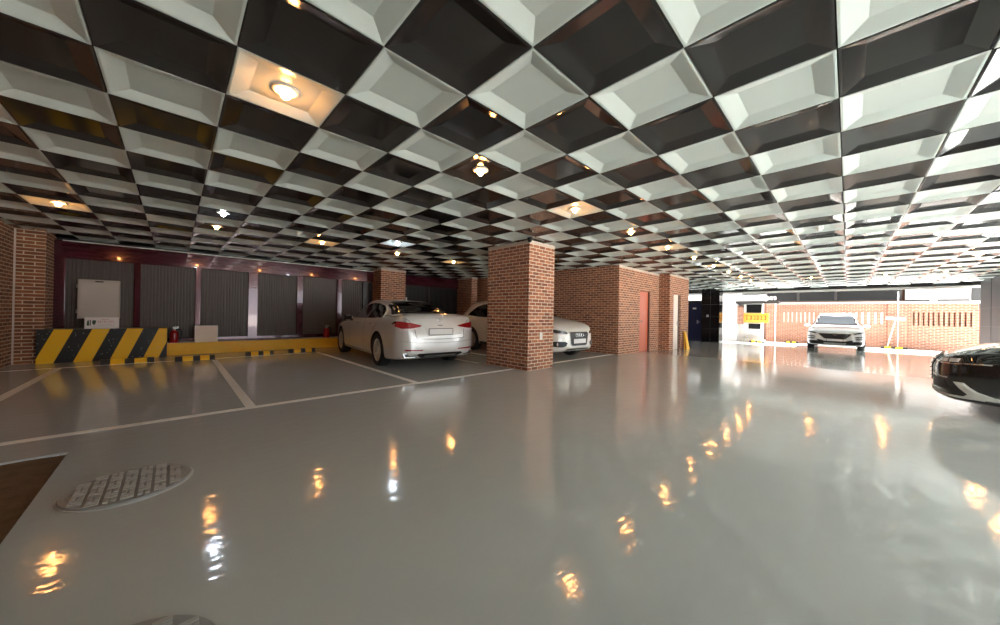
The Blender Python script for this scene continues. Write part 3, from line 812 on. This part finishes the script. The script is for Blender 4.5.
for side in ('left', 'right'):
    o = sed.patch('side_window', sw, side, M['glass'], 0.004)[0]
    sed.strip('window_trim', sw[:9], 0.022, side, M['alu'], 0.007, parent=o)
    sed.strip('window_trim', [sw[8], sw[9], sw[10], sw[11], sw[0]], 0.02, side, M['chrome'], 0.007, parent=o)
    sed.strip('door_pillar', [(-h+2.02,1.0),(-h+2.06,1.37)], 0.07, side, M['plastic'], 0.006, parent=o)
    sed.strip('door_pillar', [(-h+1.40,1.01),(-h+1.34,1.23)], 0.03, side, M['plastic'], 0.006, parent=o)
    sed.strip('door_seam', [(-h+2.04,.99),(-h+2.05,.7),(-h+2.02,.34)], 0.008, side, M['plastic'], 0.0012)
    sed.strip('door_seam', [(-h+3.3,.95),(-h+3.22,.6),(-h+3.18,.34)], 0.008, side, M['plastic'], 0.0012)
    sed.strip('door_seam', [(-h+1.12,.99),(-h+1.24,.86),(-h+1.46,.72),(-h+1.52,.5)], 0.008, side, M['plastic'], 0.0012)
    for yy in (1.32, 2.28):
        x = (-1 if side == 'left' else 1)*0.945
        m = MB(); m.tube([(x*0.985,-h+yy,.885),(x*1.015,-h+yy+.03,.888),(x*1.015,-h+yy+.19,.892),(x*0.985,-h+yy+.22,.892)], 0.013, 8); m.build('door_handle', M['chrome'], sed.root)
    sed.strip('rocker_trim', [(-h+1.6,.26),(-h+3.6,.26)], 0.03, side, M['chrome'], 0.004)
sed.mirrors(h-1.90, 1.0)
sed.patch('tail_light', [(.915,.98),(.80,.972),(.62,.945),(.40,.895),(.46,.868),(.66,.84),(.80,.835),(.88,.87)], 'rear', M['taillens'], 0.006, mirror=True)
sed.patch('reverse_light', [(.84,.835),(.66,.838),(.47,.864),(.50,.84),(.64,.80),(.82,.79)], 'rear', M['clearlens'], 0.005, mirror=True)
sed.strip('trunk_seam', [(-.80,1.09),(-.66,.98),(-.56,.80),(-.54,.655),(-.50,.635),(0,.62),(.50,.635),(.54,.655),(.56,.80),(.66,.98),(.80,1.09)], 0.010, 'rear', M['plastic'], 0.0012)
sed.strip('bumper_crease', [(-.86,.60),(-.5,.56),(0,.545),(.5,.56),(.86,.60)], 0.006, 'rear', M['plastic'], 0.001)
sed.patch('reflector', [(-.76,.435),(-.40,.42),(-.40,.40),(-.74,.405)], 'rear', M['taillens'], 0.004)
sed.patch('reflector', [(.76,.435),(.40,.42),(.40,.40),(.74,.405)], 'rear', M['taillens'], 0.004)
sed.patch('diffuser', [(-.48,.345),(.48,.345),(.52,.315),(.40,.255),(-.40,.255),(-.52,.315)], 'rear', M['plastic'], 0.006)
sed.strip('diffuser_trim', [(-.36,.295),(.36,.295)], 0.022, 'rear', M['chrome'], 0.012)
for sd in (-1, 1):
    m = MB(); y0 = -h+0.05; 
    pts = [(sd*.80,.36),(sd*.52,.345),(sd*.55,.265),(sd*.76,.275)]
    m.prism([(p[0], y0, p[1]) for p in pts], (0, 0.22, 0)); o = m.build('exhaust_tip', M['chrome'], sed.root)
    m = MB(); cx = sum(p[0] for p in pts)/4; cz = sum(p[1] for p in pts)/4
    m.prism([(cx+(p[0]-cx)*.78, y0-0.004, cz+(p[1]-cz)*.66) for p in pts], (0, 0.003, 0)); m.build('exhaust_opening', M['plastic'], o)
def yrear(car, z, x=0.0):
    hh = car.bvh.ray_cast(Vector((x, -6, z)), Vector((0, 1, 0)))[0]; return hh.y
def yfront(car, z, x=0.0):
    hh = car.bvh.ray_cast(Vector((x, 6, z)), Vector((0, -1, 0)))[0]; return hh.y
sed.patch('spoiler_lip', [(-.74,1.085),(-.5,1.112),(0,1.118),(.5,1.112),(.74,1.085),(.5,1.085),(0,1.09),(-.5,1.085)], 'rear', M['pearl'], 0.022)
sed.patch('plate_recess', [(-.33,.86),(.33,.86),(.29,.685),(-.29,.685)], 'rear', M['pearl'], 0.003)
o = plate_on(sed, yrear(sed, .77)-0.022, .77, 'rear', 0.53, 0.115)
m = MB(); yy = yrear(sed, 1.0)-0.014
m.lathe([(0, 0), (0.026, 0.0), (0.028, 0.006), (0, 0.014)], 18, 'Y', (0, yy, 1.0))
for sd in (-1, 1):
    m.prism([(sd*.02, yy, 1.012), (sd*.085, yy, 1.018), (sd*.075, yy, 1.004), (sd*.05, yy, .993), (sd*.02, yy, .988)], (0, 0.012, 0))
m.build('winged_badge', M['silver'], sed.root)
m = MB(); yy = yrear(sed, .90)-0.012; m.box(-.05, .05, yy, yy+0.015, .895, .908); m.build('trunk_release', M['plastic'], sed.root)
m = MB(); yy = yrear(sed, .72, .44)-0.01
for k in range(3): m.box(.40+k*.03, .422+k*.03, yy, yy+0.012, .715, .733)
m.build('model_badge', M['silver'], sed.root)
m = MB(); m.prism([(-.012,-h+1.78,1.44),(-.012,-h+1.98,1.455),(-.012,-h+1.80,1.525),(-.012,-h+1.765,1.525)], (.024,0,0)); m.build('roof_fin', M['pearl'], sed.root)
sed.patch('head_light', [(.90,.74),(.62,.68),(.60,.63),(.88,.64)], 'front', M['headlamp'], 0.005, mirror=True)
sed.patch('front_grille', [(-.36,.66),(.36,.66),(.38,.55),(.24,.34),(-.24,.34),(-.38,.55)], 'front', M['grille'], 0.006)

# --- cream white compact SUV backed in behind the large column
L = 4.385; h = L/2
q3 = Car('white_compact_suv', 'cream white compact SUV half hidden behind the large brick column, nose toward the lane', (7.45+.13, 4.78+2.19, 0), PI-0.06, dict(
    L=L, W=1.83, R=0.345, WB=2.60, fo=0.87,
    zt=[(0,.70),(.03,.9),(.08,1.08),(.15,1.22),(.3,1.36),(.5,1.49),(.8,1.56),(1.4,1.59),(2.0,1.585),(2.45,1.52),(2.9,1.28),(3.2,1.12),(3.6,1.05),(4.0,.97),(4.2,.89),(4.32,.80),(L,.70)],
    w=ends(L, [(0,.62),(.03,.74),(.08,.84),(.16,.91),(.3,.96),(.6,.99),(1.2,1.0)], [(0,.48),(.02,.58),(.06,.68),(.12,.77),(.22,.865),(.4,.945),(.8,1.0)]),
    zb=[(0,.66),(.08,.95),(.3,1.03),(1.2,1.0),(2.4,.97),(3.2,.94),(3.9,.87),(4.2,.78),(L,.62)],
    wt=[(0,.5),(.15,.62),(.5,.60),(1.2,.60),(2.2,.60),(2.6,.62),(3.1,.72),(3.9,.74),(4.2,.70),(L,.48)],
    zl=[(0,.42),(.05,.34),(.2,.25),(.7,.21),(3.7,.20),(4.15,.22),(4.3,.26),(L,.34)]), M['cream'])
q3.wheels(5, twin=True)
q3.patch('windshield', sm([(-.54,h-1.98),(0,h-1.93),(.54,h-1.98),(.64,h-1.6),(.70,h-1.26),(0,h-1.10),(-.70,h-1.26),(-.64,h-1.6)],3), 'top', M['glass'], 0.003)
q3.patch('rear_window', [(-.52,1.42),(.52,1.42),(.64,1.14),(-.64,1.14)], 'rear', M['glass'], 0.004)
sw = [(-h+.62,1.10),(-h+.70,1.20),(-h+.95,1.38),(-h+1.2,1.445),(-h+1.8,1.465),(-h+2.25,1.43),(-h+2.6,1.28),(-h+2.92,1.06),(-h+2.4,1.03),(-h+1.2,1.055)]
for side in ('left', 'right'):
    o = q3.patch('side_window', sw, side, M['glass'], 0.004)[0]
    q3.strip('door_pillar', [(-h+1.72,1.03),(-h+1.70,1.46)], 0.06, side, M['plastic'], 0.006, parent=o)
    q3.strip('sill_cladding', [(-h+.95,.27),(-h+2.95,.27)], 0.09, side, M['plastic'], 0.006)
    q3.strip('door_seam', [(-h+1.72,1.0),(-h+1.70,.36)], 0.008, side, M['plastic'], 0.0012)
    q3.strip('roof_rail', [(-h+.7,1.50),(-h+2.2,1.515)], 0.022, side, M['silver'], 0.02)
    x = (-1 if side == 'left' else 1)*.915
    m = MB(); m.tube([(x*.985,-h+1.0,.93),(x*1.015,-h+1.03,.935),(x*1.015,-h+1.18,.935),(x*.985,-h+1.21,.935)], 0.012, 8); m.build('door_handle', M['cream'], q3.root)
q3.mirrors(h-1.5, 1.02)
o = q3.patch('front_grille', [(-.37,.74),(.37,.74),(.40,.68),(.34,.40),(.28,.36),(-.28,.36),(-.34,.40),(-.40,.68)], 'front', M['silver'], 0.005)[0]
q3.patch('grille_mesh', [(-.345,.722),(.345,.722),(.37,.675),(.315,.415),(.265,.385),(-.265,.385),(-.315,.415),(-.37,.675)], 'front', M['grille'], 0.012, parent=o)
m = MB(); yy = yfront(q3, .65)+0.02
for k in range(4):
    cx = -.115+.077*k
    m.tube([(cx+.048*math.cos(2*PI*q/20), yy, .655+.048*math.sin(2*PI*q/20)) for q in range(21)], 0.007, 6, close=False)
m.build('ring_badge', M['chrome'], o)
plate_on(q3, yfront(q3, .50)+0.03, .50, 'front', 0.50, 0.11)
q3.patch('head_light', [(.88,.80),(.70,.785),(.50,.745),(.44,.70),(.50,.675),(.70,.675),(.87,.715)], 'front', M['lens_dark'], 0.005, mirror=True)
q3.strip('lamp_strip', [(.50,.685),(.70,.688),(.86,.73)], 0.016, 'front', M['clearlens'], 0.011, mirror=True)
for o in q3.patch('lower_intake', [(.86,.50),(.52,.495),(.46,.46),(.50,.385),(.60,.355),(.84,.375)], 'front', M['plastic'], 0.005, mirror=True): pass
for sd in (-1, 1):
    m = MB(); x = sd*.70; yy = yfront(q3, .43, x); m.lathe([(0, 0), (.04, 0), (.045, .006), (0, .014)], 16, 'Y', (x, yy+0.004, .43)); m.build('fog_lamp', M['clearlens'], q3.root)
q3.patch('lower_lip', [(-.42,.315),(.42,.315),(.50,.28),(-.50,.28)], 'front', M['plastic'], 0.006)
q3.patch('tail_light', [(.88,1.02),(.55,1.0),(.55,.88),(.86,.86)], 'rear', M['taillens'], 0.005, mirror=True)

# --- bright white SUV facing the camera at the street end
L = 4.48; h = L/2
tz = fz(22.9)
tuc = Car('white_suv', 'bright white SUV facing the camera at the street opening', (20.6+2.24, 0.40, tz), PI/2, dict(
    L=L, W=1.85, R=0.36, WB=2.67, fo=0.91,
    zt=[(0,.75),(.04,1.0),(.12,1.2),(.3,1.44),(.6,1.62),(1.2,1.70),(1.9,1.69),(2.4,1.58),(2.85,1.32),(3.2,1.14),(3.7,1.07),(4.1,1.0),(4.3,.93),(4.42,.85),(L,.74)],
    w=ends(L, [(0,.62),(.04,.78),(.12,.88),(.3,.96),(.8,1.0)], [(0,.56),(.02,.68),(.06,.78),(.12,.86),(.22,.93),(.4,.98),(.8,1.0)]),
    zb=[(0,.7),(.12,1.0),(.4,1.06),(1.5,1.02),(3.0,.99),(3.9,.92),(4.25,.82),(L,.65)],
    wt=[(0,.5),(.3,.62),(1.0,.62),(2.2,.62),(2.6,.64),(3.15,.74),(4.0,.76),(4.3,.70),(L,.48)],
    zl=[(0,.42),(.1,.32),(.4,.24),(3.9,.23),(4.3,.24),(4.42,.28),(L,.36)]), M['white_car'], rx=0.0)
tuc.root.rotation_euler = (0, 0.0, PI/2)
tuc.wheels(5)
tuc.patch('windshield', sm([(-.56,h-2.05),(0,h-2.0),(.56,h-2.05),(.66,h-1.65),(.72,h-1.32),(0,h-1.18),(-.72,h-1.32),(-.66,h-1.65)],3), 'top', M['glass'], 0.003)
tuc.patch('rear_window', [(-.52,1.48),(.52,1.48),(.64,1.2),(-.64,1.2)], 'rear', M['glass'], 0.004)
sw = [(-h+.55,1.16),(-h+.7,1.3),(-h+1.0,1.45),(-h+1.9,1.52),(-h+2.3,1.46),(-h+2.65,1.3),(-h+2.95,1.09),(-h+2.2,1.07)]
for side in ('left', 'right'):
    tuc.patch('side_window', sw, side, M['glass'], 0.004)
    tuc.strip('sill_cladding', [(-h+1.0,.30),(-h+3.05,.30)], 0.10, side, M['plastic'], 0.006)
    tuc.strip('door_seam', [(-h+1.75,1.05),(-h+1.72,.4)], 0.008, side, M['plastic'], 0.0012)
tuc.mirrors(h-1.55, 1.09)
o = tuc.patch('front_grille', [(-.50,.77),(.50,.77),(.54,.75),(.36,.55),(.30,.52),(-.30,.52),(-.36,.55),(-.54,.75)], 'front', M['silver'], 0.005)[0]
tuc.patch('grille_mesh', [(-.48,.755),(.48,.755),(.505,.74),(.34,.56),(.29,.54),(-.29,.54),(-.34,.56),(-.505,.74)], 'front', M['grille'], 0.013, parent=o)
m = MB(); yy = yfront(tuc, .72)+0.02
for k in range(24):
    a = 2*PI*k/24; b = 2*PI*(k+1)/24
    m.obox((0.072*math.cos((a+b)/2), yy, .722+.036*math.sin((a+b)/2)), (-.072*math.sin((a+b)/2), 0, .036*math.cos((a+b)/2)), (0,1,0), (.036*math.cos((a+b)/2), 0, .072*math.sin((a+b)/2)), 0.010, 0.005, 0.005)
m.obox((-.03, yy, .722), (0.25, 0, 1), (0,1,0), (1,0,-.25), 0.03, 0.005, 0.006); m.obox((.03, yy, .722), (0.25, 0, 1), (0,1,0), (1,0,-.25), 0.03, 0.005, 0.006); m.obox((0, yy, .722), (1, 0, .3), (0,1,0), (-.3,0,1), 0.03, 0.005, 0.005)
m.build('oval_badge', M['chrome'], o)
tuc.patch('head_light', [(.90,.86),(.72,.83),(.56,.775),(.60,.745),(.74,.775),(.88,.80)], 'front', M['lens_dark'], 0.005, mirror=True)
tuc.patch('lower_lamp', [(.88,.655),(.66,.645),(.58,.61),(.66,.60),(.88,.605)], 'front', M['plastic'], 0.005, mirror=True)
tuc.patch('lower_lamp', [(.88,.565),(.66,.56),(.60,.53),(.66,.515),(.88,.52)], 'front', M['plastic'], 0.005, mirror=True)
tuc.patch('intake', [(.58,.50),(.46,.49),(.30,.43),(.52,.43)], 'front', M['plastic'], 0.005, mirror=True)
tuc.patch('lower_bumper', [(-.84,.44),(.84,.44),(.80,.30),(-.80,.30)], 'front', M['plastic'], 0.006)
tuc.patch('skid_plate', [(-.36,.37),(.36,.37),(.30,.30),(-.30,.30)], 'front', M['silver'], 0.012)
plate_on(tuc, yfront(tuc, .485)+0.02, .485, 'front', 0.50, 0.10)

# --- black sedan on the right, only its front corner in view
L = 4.93; h = L/2
blk = Car('black_sedan', 'black sedan whose front corner enters the picture at the right edge', (7.32, -0.825-h, 0), -0.13, dict(
    L=L, W=1.865, R=0.34, WB=2.845, fo=0.95,
    zt=[(0,.7),(.05,.9),(.12,1.06),(.5,1.12),(.8,1.16),(1.5,1.42),(2.2,1.47),(2.8,1.44),(3.65,1.05),(4.1,.985),(4.5,.875),(4.72,.80),(4.84,.735),(4.90,.68),(L,.61)],
    w=ends(L, [(0,.62),(.05,.78),(.12,.88),(.3,.96),(.8,1.0)], [(0,.40),(.02,.52),(.05,.64),(.10,.76),(.17,.855),(.27,.925),(.42,.97),(.7,1.0)]),
    zb=[(0,.62),(.12,.95),(.8,1.0),(2.8,.94),(3.8,.88),(4.4,.81),(4.75,.75),(L,.60)],
    wt=[(0,.55),(.12,.7),(.8,.66),(1.6,.57),(2.8,.57),(3.65,.70),(4.5,.70),(4.8,.58),(L,.33)],
    zl=[(0,.36),(.12,.24),(.5,.18),(4.2,.17),(4.7,.185),(4.86,.21),(L,.27)]), M['black_car'])
blk.wheels(10)
blk.patch('windshield', sm([(-.52,h-2.12),(0,h-2.06),(.52,h-2.12),(.62,h-1.75),(.70,h-1.42),(0,h-1.26),(-.70,h-1.42),(-.62,h-1.75)],3), 'top', M['glass'], 0.003)
sw = [(-h+1.04,1.03),(-h+1.30,1.21),(-h+1.9,1.36),(-h+2.5,1.375),(-h+2.95,1.27),(-h+3.42,1.0),(-h+2.0,1.0)]
for side in ('left', 'right'): blk.patch('side_window', sw, side, M['glass'], 0.004)
blk.mirrors(h-1.72, 1.0)
o = blk.patch('front_grille', [(-.40,.74),(.40,.74),(.44,.68),(.30,.40),(.22,.36),(-.22,.36),(-.30,.40),(-.44,.68)], 'front', M['chrome'], 0.006)[0]
blk.patch('grille_mesh', [(-.375,.725),(.375,.725),(.41,.675),(.28,.41),(.21,.38),(-.21,.38),(-.28,.41),(-.41,.675)], 'front', M['grille'], 0.014, parent=o)
for k in range(5):
    z = .44+.055*k; w_ = .26+.024*k*1.2
    blk.strip('grille_bar', [(-w_, z), (w_, z)], 0.016, 'front', M['chrome'], 0.024, parent=o)
blk.patch('head_light', [(.93,.735),(.78,.735),(.56,.70),(.46,.66),(.58,.64),(.78,.645),(.92,.675)], 'front', M['lens_dark'], 0.005, mirror=True)
for k in range(3): blk.patch('lamp_cell', [(.56+.09*k,.690+.01*k),(.62+.09*k,.695+.01*k),(.62+.09*k,.662+.004*k),(.56+.09*k,.657+.004*k)], 'front', M['clearlens'], 0.010, mirror=True)
blk.strip('lamp_strip', [(.46,.66),(.58,.643),(.78,.647),(.93,.672)], 0.014, 'front', M['chrome'], 0.010, mirror=True)
blk.strip('bumper_trim', [(.14,.31),(.34,.28),(.54,.262),(.74,.255),(.86,.258)], 0.024, 'front', M['alu'], 0.010, mirror=True)
blk.patch('bumper_wing', [(.79,.43),(.83,.43),(.865,.34),(.897,.28),(.88,.252),(.81,.258),(.845,.30),(.82,.36)], 'front', M['alu'], 0.012, mirror=True)
blk.patch('lower_intake', [(.44,.46),(.68,.43),(.76,.33),(.40,.33)], 'front', M['plastic'], 0.005, mirror=True)
blk.strip('chrome_line', [(.36,.50),(.54,.475),(.72,.47)], 0.012, 'front', M['chrome'], 0.008, mirror=True)


# ------------------------------------------------------------------ outside, beyond the street opening
GX = fz(24)
t = empty('brick_fence', (26.1, 0, GX)); tag(t, 'long pale orange brick fence with rows of narrow slots across the street', 'fence')
def fb(m, y0, y1, z0, z1, x0=-0.1, x1=0.12): m.box(x0, x1, y0, y1, z0, z1)
m = MB(); TOP = 2.0-GX
# base, slotted band and top course, with two runs of slots
fb(m, -4.09, 3.45, 0, 0.93-GX); fb(m, -4.09, 3.45, 1.58-GX, TOP)
runs = [(1.20, 2.68, 8), (0.20, -1.38, 7), (-2.20, -4.0, 12)]
y = 3.45
for a, b, n in runs:
    hi, lo = max(a, b), min(a, b)
    fb(m, hi, y, 0.93-GX, 1.58-GX)
    wS = (hi-lo)/n
    for k in range(n): fb(m, lo+k*wS, lo+(k+.62)*wS, 0.93-GX, 1.58-GX)
    y = lo
fb(m, -4.09, y, 0.93-GX, 1.58-GX)
fb(m, -4.09, -1.6, 0.93-GX, 1.58-GX, 0.06, 0.12)
m.build('brickwork', M['brick_ext'], t)
m = MB(); m.box(-0.03, 0.11, -1.39, 2.69, 0.95-GX, 1.56-GX); m.build('slot_backing', M['whitep'], t)
m = MB(); m.box(-0.15, 0.17, -4.12, 3.48, TOP, TOP+0.12, bevel=0.01); m.build('coping', M['concrete'], t)
m = MB(); m.box(-0.19, -0.1, -2.03, -1.40, 0, TOP); m.build('pier', M['brick_ext'], t)
m = MB(); m.box(-0.16, -0.1, 3.10, 3.48, 0, TOP+.02); m.build('pier', M['brick_ext'], t)
m = MB(); m.tube([(-0.15, 3.04, 0), (-0.15, 3.04, TOP+0.1)], 0.03, 8); m.build('drain_pipe', M['whitep'], t)
m = MB(); m.tube([(-0.212, -1.72, 0), (-0.212, -1.72, TOP+0.6)], 0.02, 8); m.build('drain_pipe', M['whitep'], t)

t = empty('push_broom', (25.69, -1.36, GX)); tag(t, 'white T shaped push broom leaning head up on the brick pier', 'broom')
m = MB(); m.tube([(0, 0, 0), (0.09, -0.28, 1.42)], 0.022, 8); m.build('handle', M['woodh'], t)
m = MB(); m.box(0.04, 0.13, -0.60, 0.05, 1.42, 1.50, bevel=0.01); m.build('head', M['woodh'], t)
m = MB(); m.prism([(0.05,-0.59,1.50),(0.13,-0.59,1.50),(0.14,-0.60,1.57),(0.03,-0.60,1.57)], (0,0.63,0)); m.build('bristles', M['whitep'], t)

wheel_stop_out = [(1.95, 2.55, 'striped wheel stop at the foot of the fence left of the white SUV'), (-2.0, -1.15, 'striped wheel stop at the foot of the fence right of the white SUV'), (3.25, 3.95, 'striped wheel stop before the white shop front across the street')]
for y0, y1, lab in wheel_stop_out:
    o = wheel_stop(-(y1-y0)/2, (y1-y0)/2, 0, 0, lab); o.location = (25.45 if y1 < 3 else 23.9, (y0+y1)/2, GX); o.rotation_euler = (0, 0, PI/2)

# building behind the fence
t = empty('street_building', (28.2, -0.4, GX)); tag(t, 'building behind the fence with a long band of dark windows', 'building')
m = MB(); m.box(0, 5, -6.5, 5.6, 0, 2.25-GX); m.box(0.3, 5, -6.5, 5.6, 2.25-GX, 3.15-GX); m.box(0, 5, -6.5, 5.6, 3.15-GX, 9.0); m.build('wall', M['brown'], t)
def bwin(y0, y1, mat=M['pane'], fr=M['fascia']):
    m = MB(); zz0, zz1 = 2.25-GX, 3.15-GX
    m.box(-0.02, 0.06, y0, y1, zz0, zz0+0.05); m.box(-0.02, 0.06, y0, y1, zz1-0.05, zz1); m.box(-0.02, 0.06, y0, y0+0.06, zz0, zz1); m.box(-0.02, 0.06, y1-0.06, y1, zz0, zz1)
    o = m.build('window', fr, t); m = MB(); m.box(0.02, 0.04, y0+.05, y1-.05, zz0+.05, zz1-.05); m.build('pane', mat, o)
for a, b in ((0.93, 2.6), (2.6, 4.2), (-1.6, 0.93), (4.2, 5.5)): bwin(a, b)
m = MB(); m.box(-0.03, 0.3, -2.55, -1.72, 2.1-GX, 3.4-GX); m.build('white_panel', M['render_w'], t)
m = MB(); m.box(-0.03, 0.3, -3.8, -2.75, 2.1-GX, 3.4-GX); m.build('white_panel', M['render_w'], t)
m = MB(); m.box(-0.06, 0.3, -2.76, -2.54, 1.6-GX, 3.4-GX); m.build('pilaster', M['concrete'], t)
for a, b in ((-2.52, -1.72), (-3.75, -2.78)):
    m = MB(); m.box(-0.08, 0.0, a, b, 2.16-GX, 2.28-GX); m.build('window_sill', M['fascia'], t)
    m = MB(); m.box(-0.08, 0.0, a, b, 3.0-GX, 3.12-GX); m.build('window_head', M['fascia'], t)
m = MB(); m.box(-0.06, 0.2, -4.3, -3.82, 1.8-GX, 3.6-GX); m.build('dark_pier', M['fascia'], t)

# shop front to the left of the fence
t = empty('shop_front', (24.6, 4.0, GX)); tag(t, 'white shop front with an amber sign and flat canopy across the street', 'shop')
m = MB(); m.box(0.0, 0.3, -0.55, 0.62, 0, 2.3); m.box(-0.35, 0.0, 0.62, 4.2, 0, 5.0); m.build('wall', M['render_w'], t)
m = MB(); m.box(-0.37, -0.1, 0.35, 0.62, 0.80-GX, 1.86-GX); m.build('brick_pier', M['brick_ext'], t)
m = MB(); m.box(-0.6, 0.0, -1.32, 0.66, 2.0-GX, 2.14-GX); o = m.build('canopy', M['fascia'], t)
m = MB(); m.box(-0.5, 0.05, -0.72, 0.62, 2.14-GX, 2.50-GX, bevel=0.02); m.build('canopy_box', M['render_w'], o)
m = MB()
for k in range(3): 
    y0 = -1.22+k*0.15
    m.box(-0.6, -0.57, y0, y0+0.11, 2.19-GX, 2.36-GX); m.box(-0.6, -0.57, y0+0.02, y0+0.13, 2.30-GX, 2.40-GX)
m.build('canopy_lettering', M['render_w'], o)
m = MB(); m.box(-0.05, 0.02, -0.52, 0.36, 1.44-GX, 2.0-GX); o = m.build('window', M['whitep'], t)
m = MB(); m.box(-0.06, -0.04, -0.50, 0.22, 1.47-GX, 1.97-GX); m.build('pane', M['pane'], o)
m = MB(); m.box(-0.05, 0.02, -0.50, 0.14, 0.5-GX, 0.86-GX); o = m.build('window', M['whitep'], t)
m = MB(); m.box(-0.06, -0.04, -0.46, 0.12, 0.52-GX, 0.84-GX); m.build('pane', M['pane'], o)
m = MB(); m.box(-0.14, -0.05, -0.84, 0.36, 0.90-GX, 1.45-GX, bevel=0.01); o = m.build('amber_sign', M['signy'], t)
m = MB(); random.seed(9)
for k in range(6):
    y0 = 0.22-k*0.165
    m.box(-0.15, -0.139, y0-0.11, y0, 1.28-GX, 1.31-GX); m.box(-0.15, -0.139, y0-0.11, y0, 1.08-GX, 1.11-GX)
    m.box(-0.15, -0.139, y0-0.03*(1+k%3)-0.02, y0-0.03*(1+k%3)+0.01, 1.04-GX, 1.31-GX)
    if k % 2: m.box(-0.15, -0.139, y0-0.12, y0-0.095, 1.1-GX, 1.3-GX)
m.build('sign_lettering', M['signbr'], o)
m = MB(); m.box(-0.5, 0.0, -0.55, 0.3, 0, 0.18); m.box(-0.25, 0.0, -0.55, 0.3, 0.18, 0.36); m.build('step', M['concrete'], t)

t = empty('caution_board', (13.97, 4.2, fz(14))); tag(t, 'folded yellow caution board standing against the end of the brick block', 'sign')
m = MB(); m.prism([(-0.16, -0.02, 0), (0.16, -0.02, 0), (0.10, 0.10, 0.66), (-0.10, 0.10, 0.66)], (0, 0.018, 0)); m.build('front_panel', M['yellow'], t)
m = MB(); m.prism([(-0.16, 0.06, 0), (0.16, 0.06, 0), (0.10, 0.115, 0.66), (-0.10, 0.115, 0.66)], (0, 0.016, 0)); m.build('back_panel', M['yellow'], t)


# ------------------------------------------------------------------ light
w = bpy.data.worlds.new('daylight'); SC.world = w; w.use_nodes = True
bg = w.node_tree.nodes['Background']; bg.inputs['Color'].default_value = (0.84, 0.94, 1.0, 1); bg.inputs['Strength'].default_value = 3.0
def portal(name, loc, rot, sx, sy):
    l = bpy.data.lights.new(name, 'AREA'); l.shape = 'RECTANGLE'; l.size = sx; l.size_y = sy; l.cycles.is_portal = True
    o = bpy.data.objects.new(name, l); COL.objects.link(o); o.location = loc; o.rotation_euler = rot
portal('street_portal', (XF+0.3, 0.6, 1.2), (0, PI/2, 0), 3.2, 8.6)
portal('side_portal', (9.5, YS-0.2, 1.3), (PI/2, 0, 0), 24.5, 2.8)
sun = bpy.data.lights.new('sun', 'SUN'); sun.energy = 30.0; sun.angle = 0.05; sun.color = (1.0, 0.985, 0.95)
so = bpy.data.objects.new('sun', sun); COL.objects.link(so); so.location = (10, 20, 30)
so.rotation_euler = Vector((-0.30, 0.42, -0.86)).to_track_quat('-Z', 'Y').to_euler()
SC.view_settings.view_transform = 'Standard'; SC.view_settings.look = 'None'
SC.view_settings.gamma = 1; SC.view_settings.use_curve_mapping = False
SC.view_settings.exposure = 0.8
SC.cycles.use_denoising = True
SC.cycles.sample_clamp_indirect = 20.0
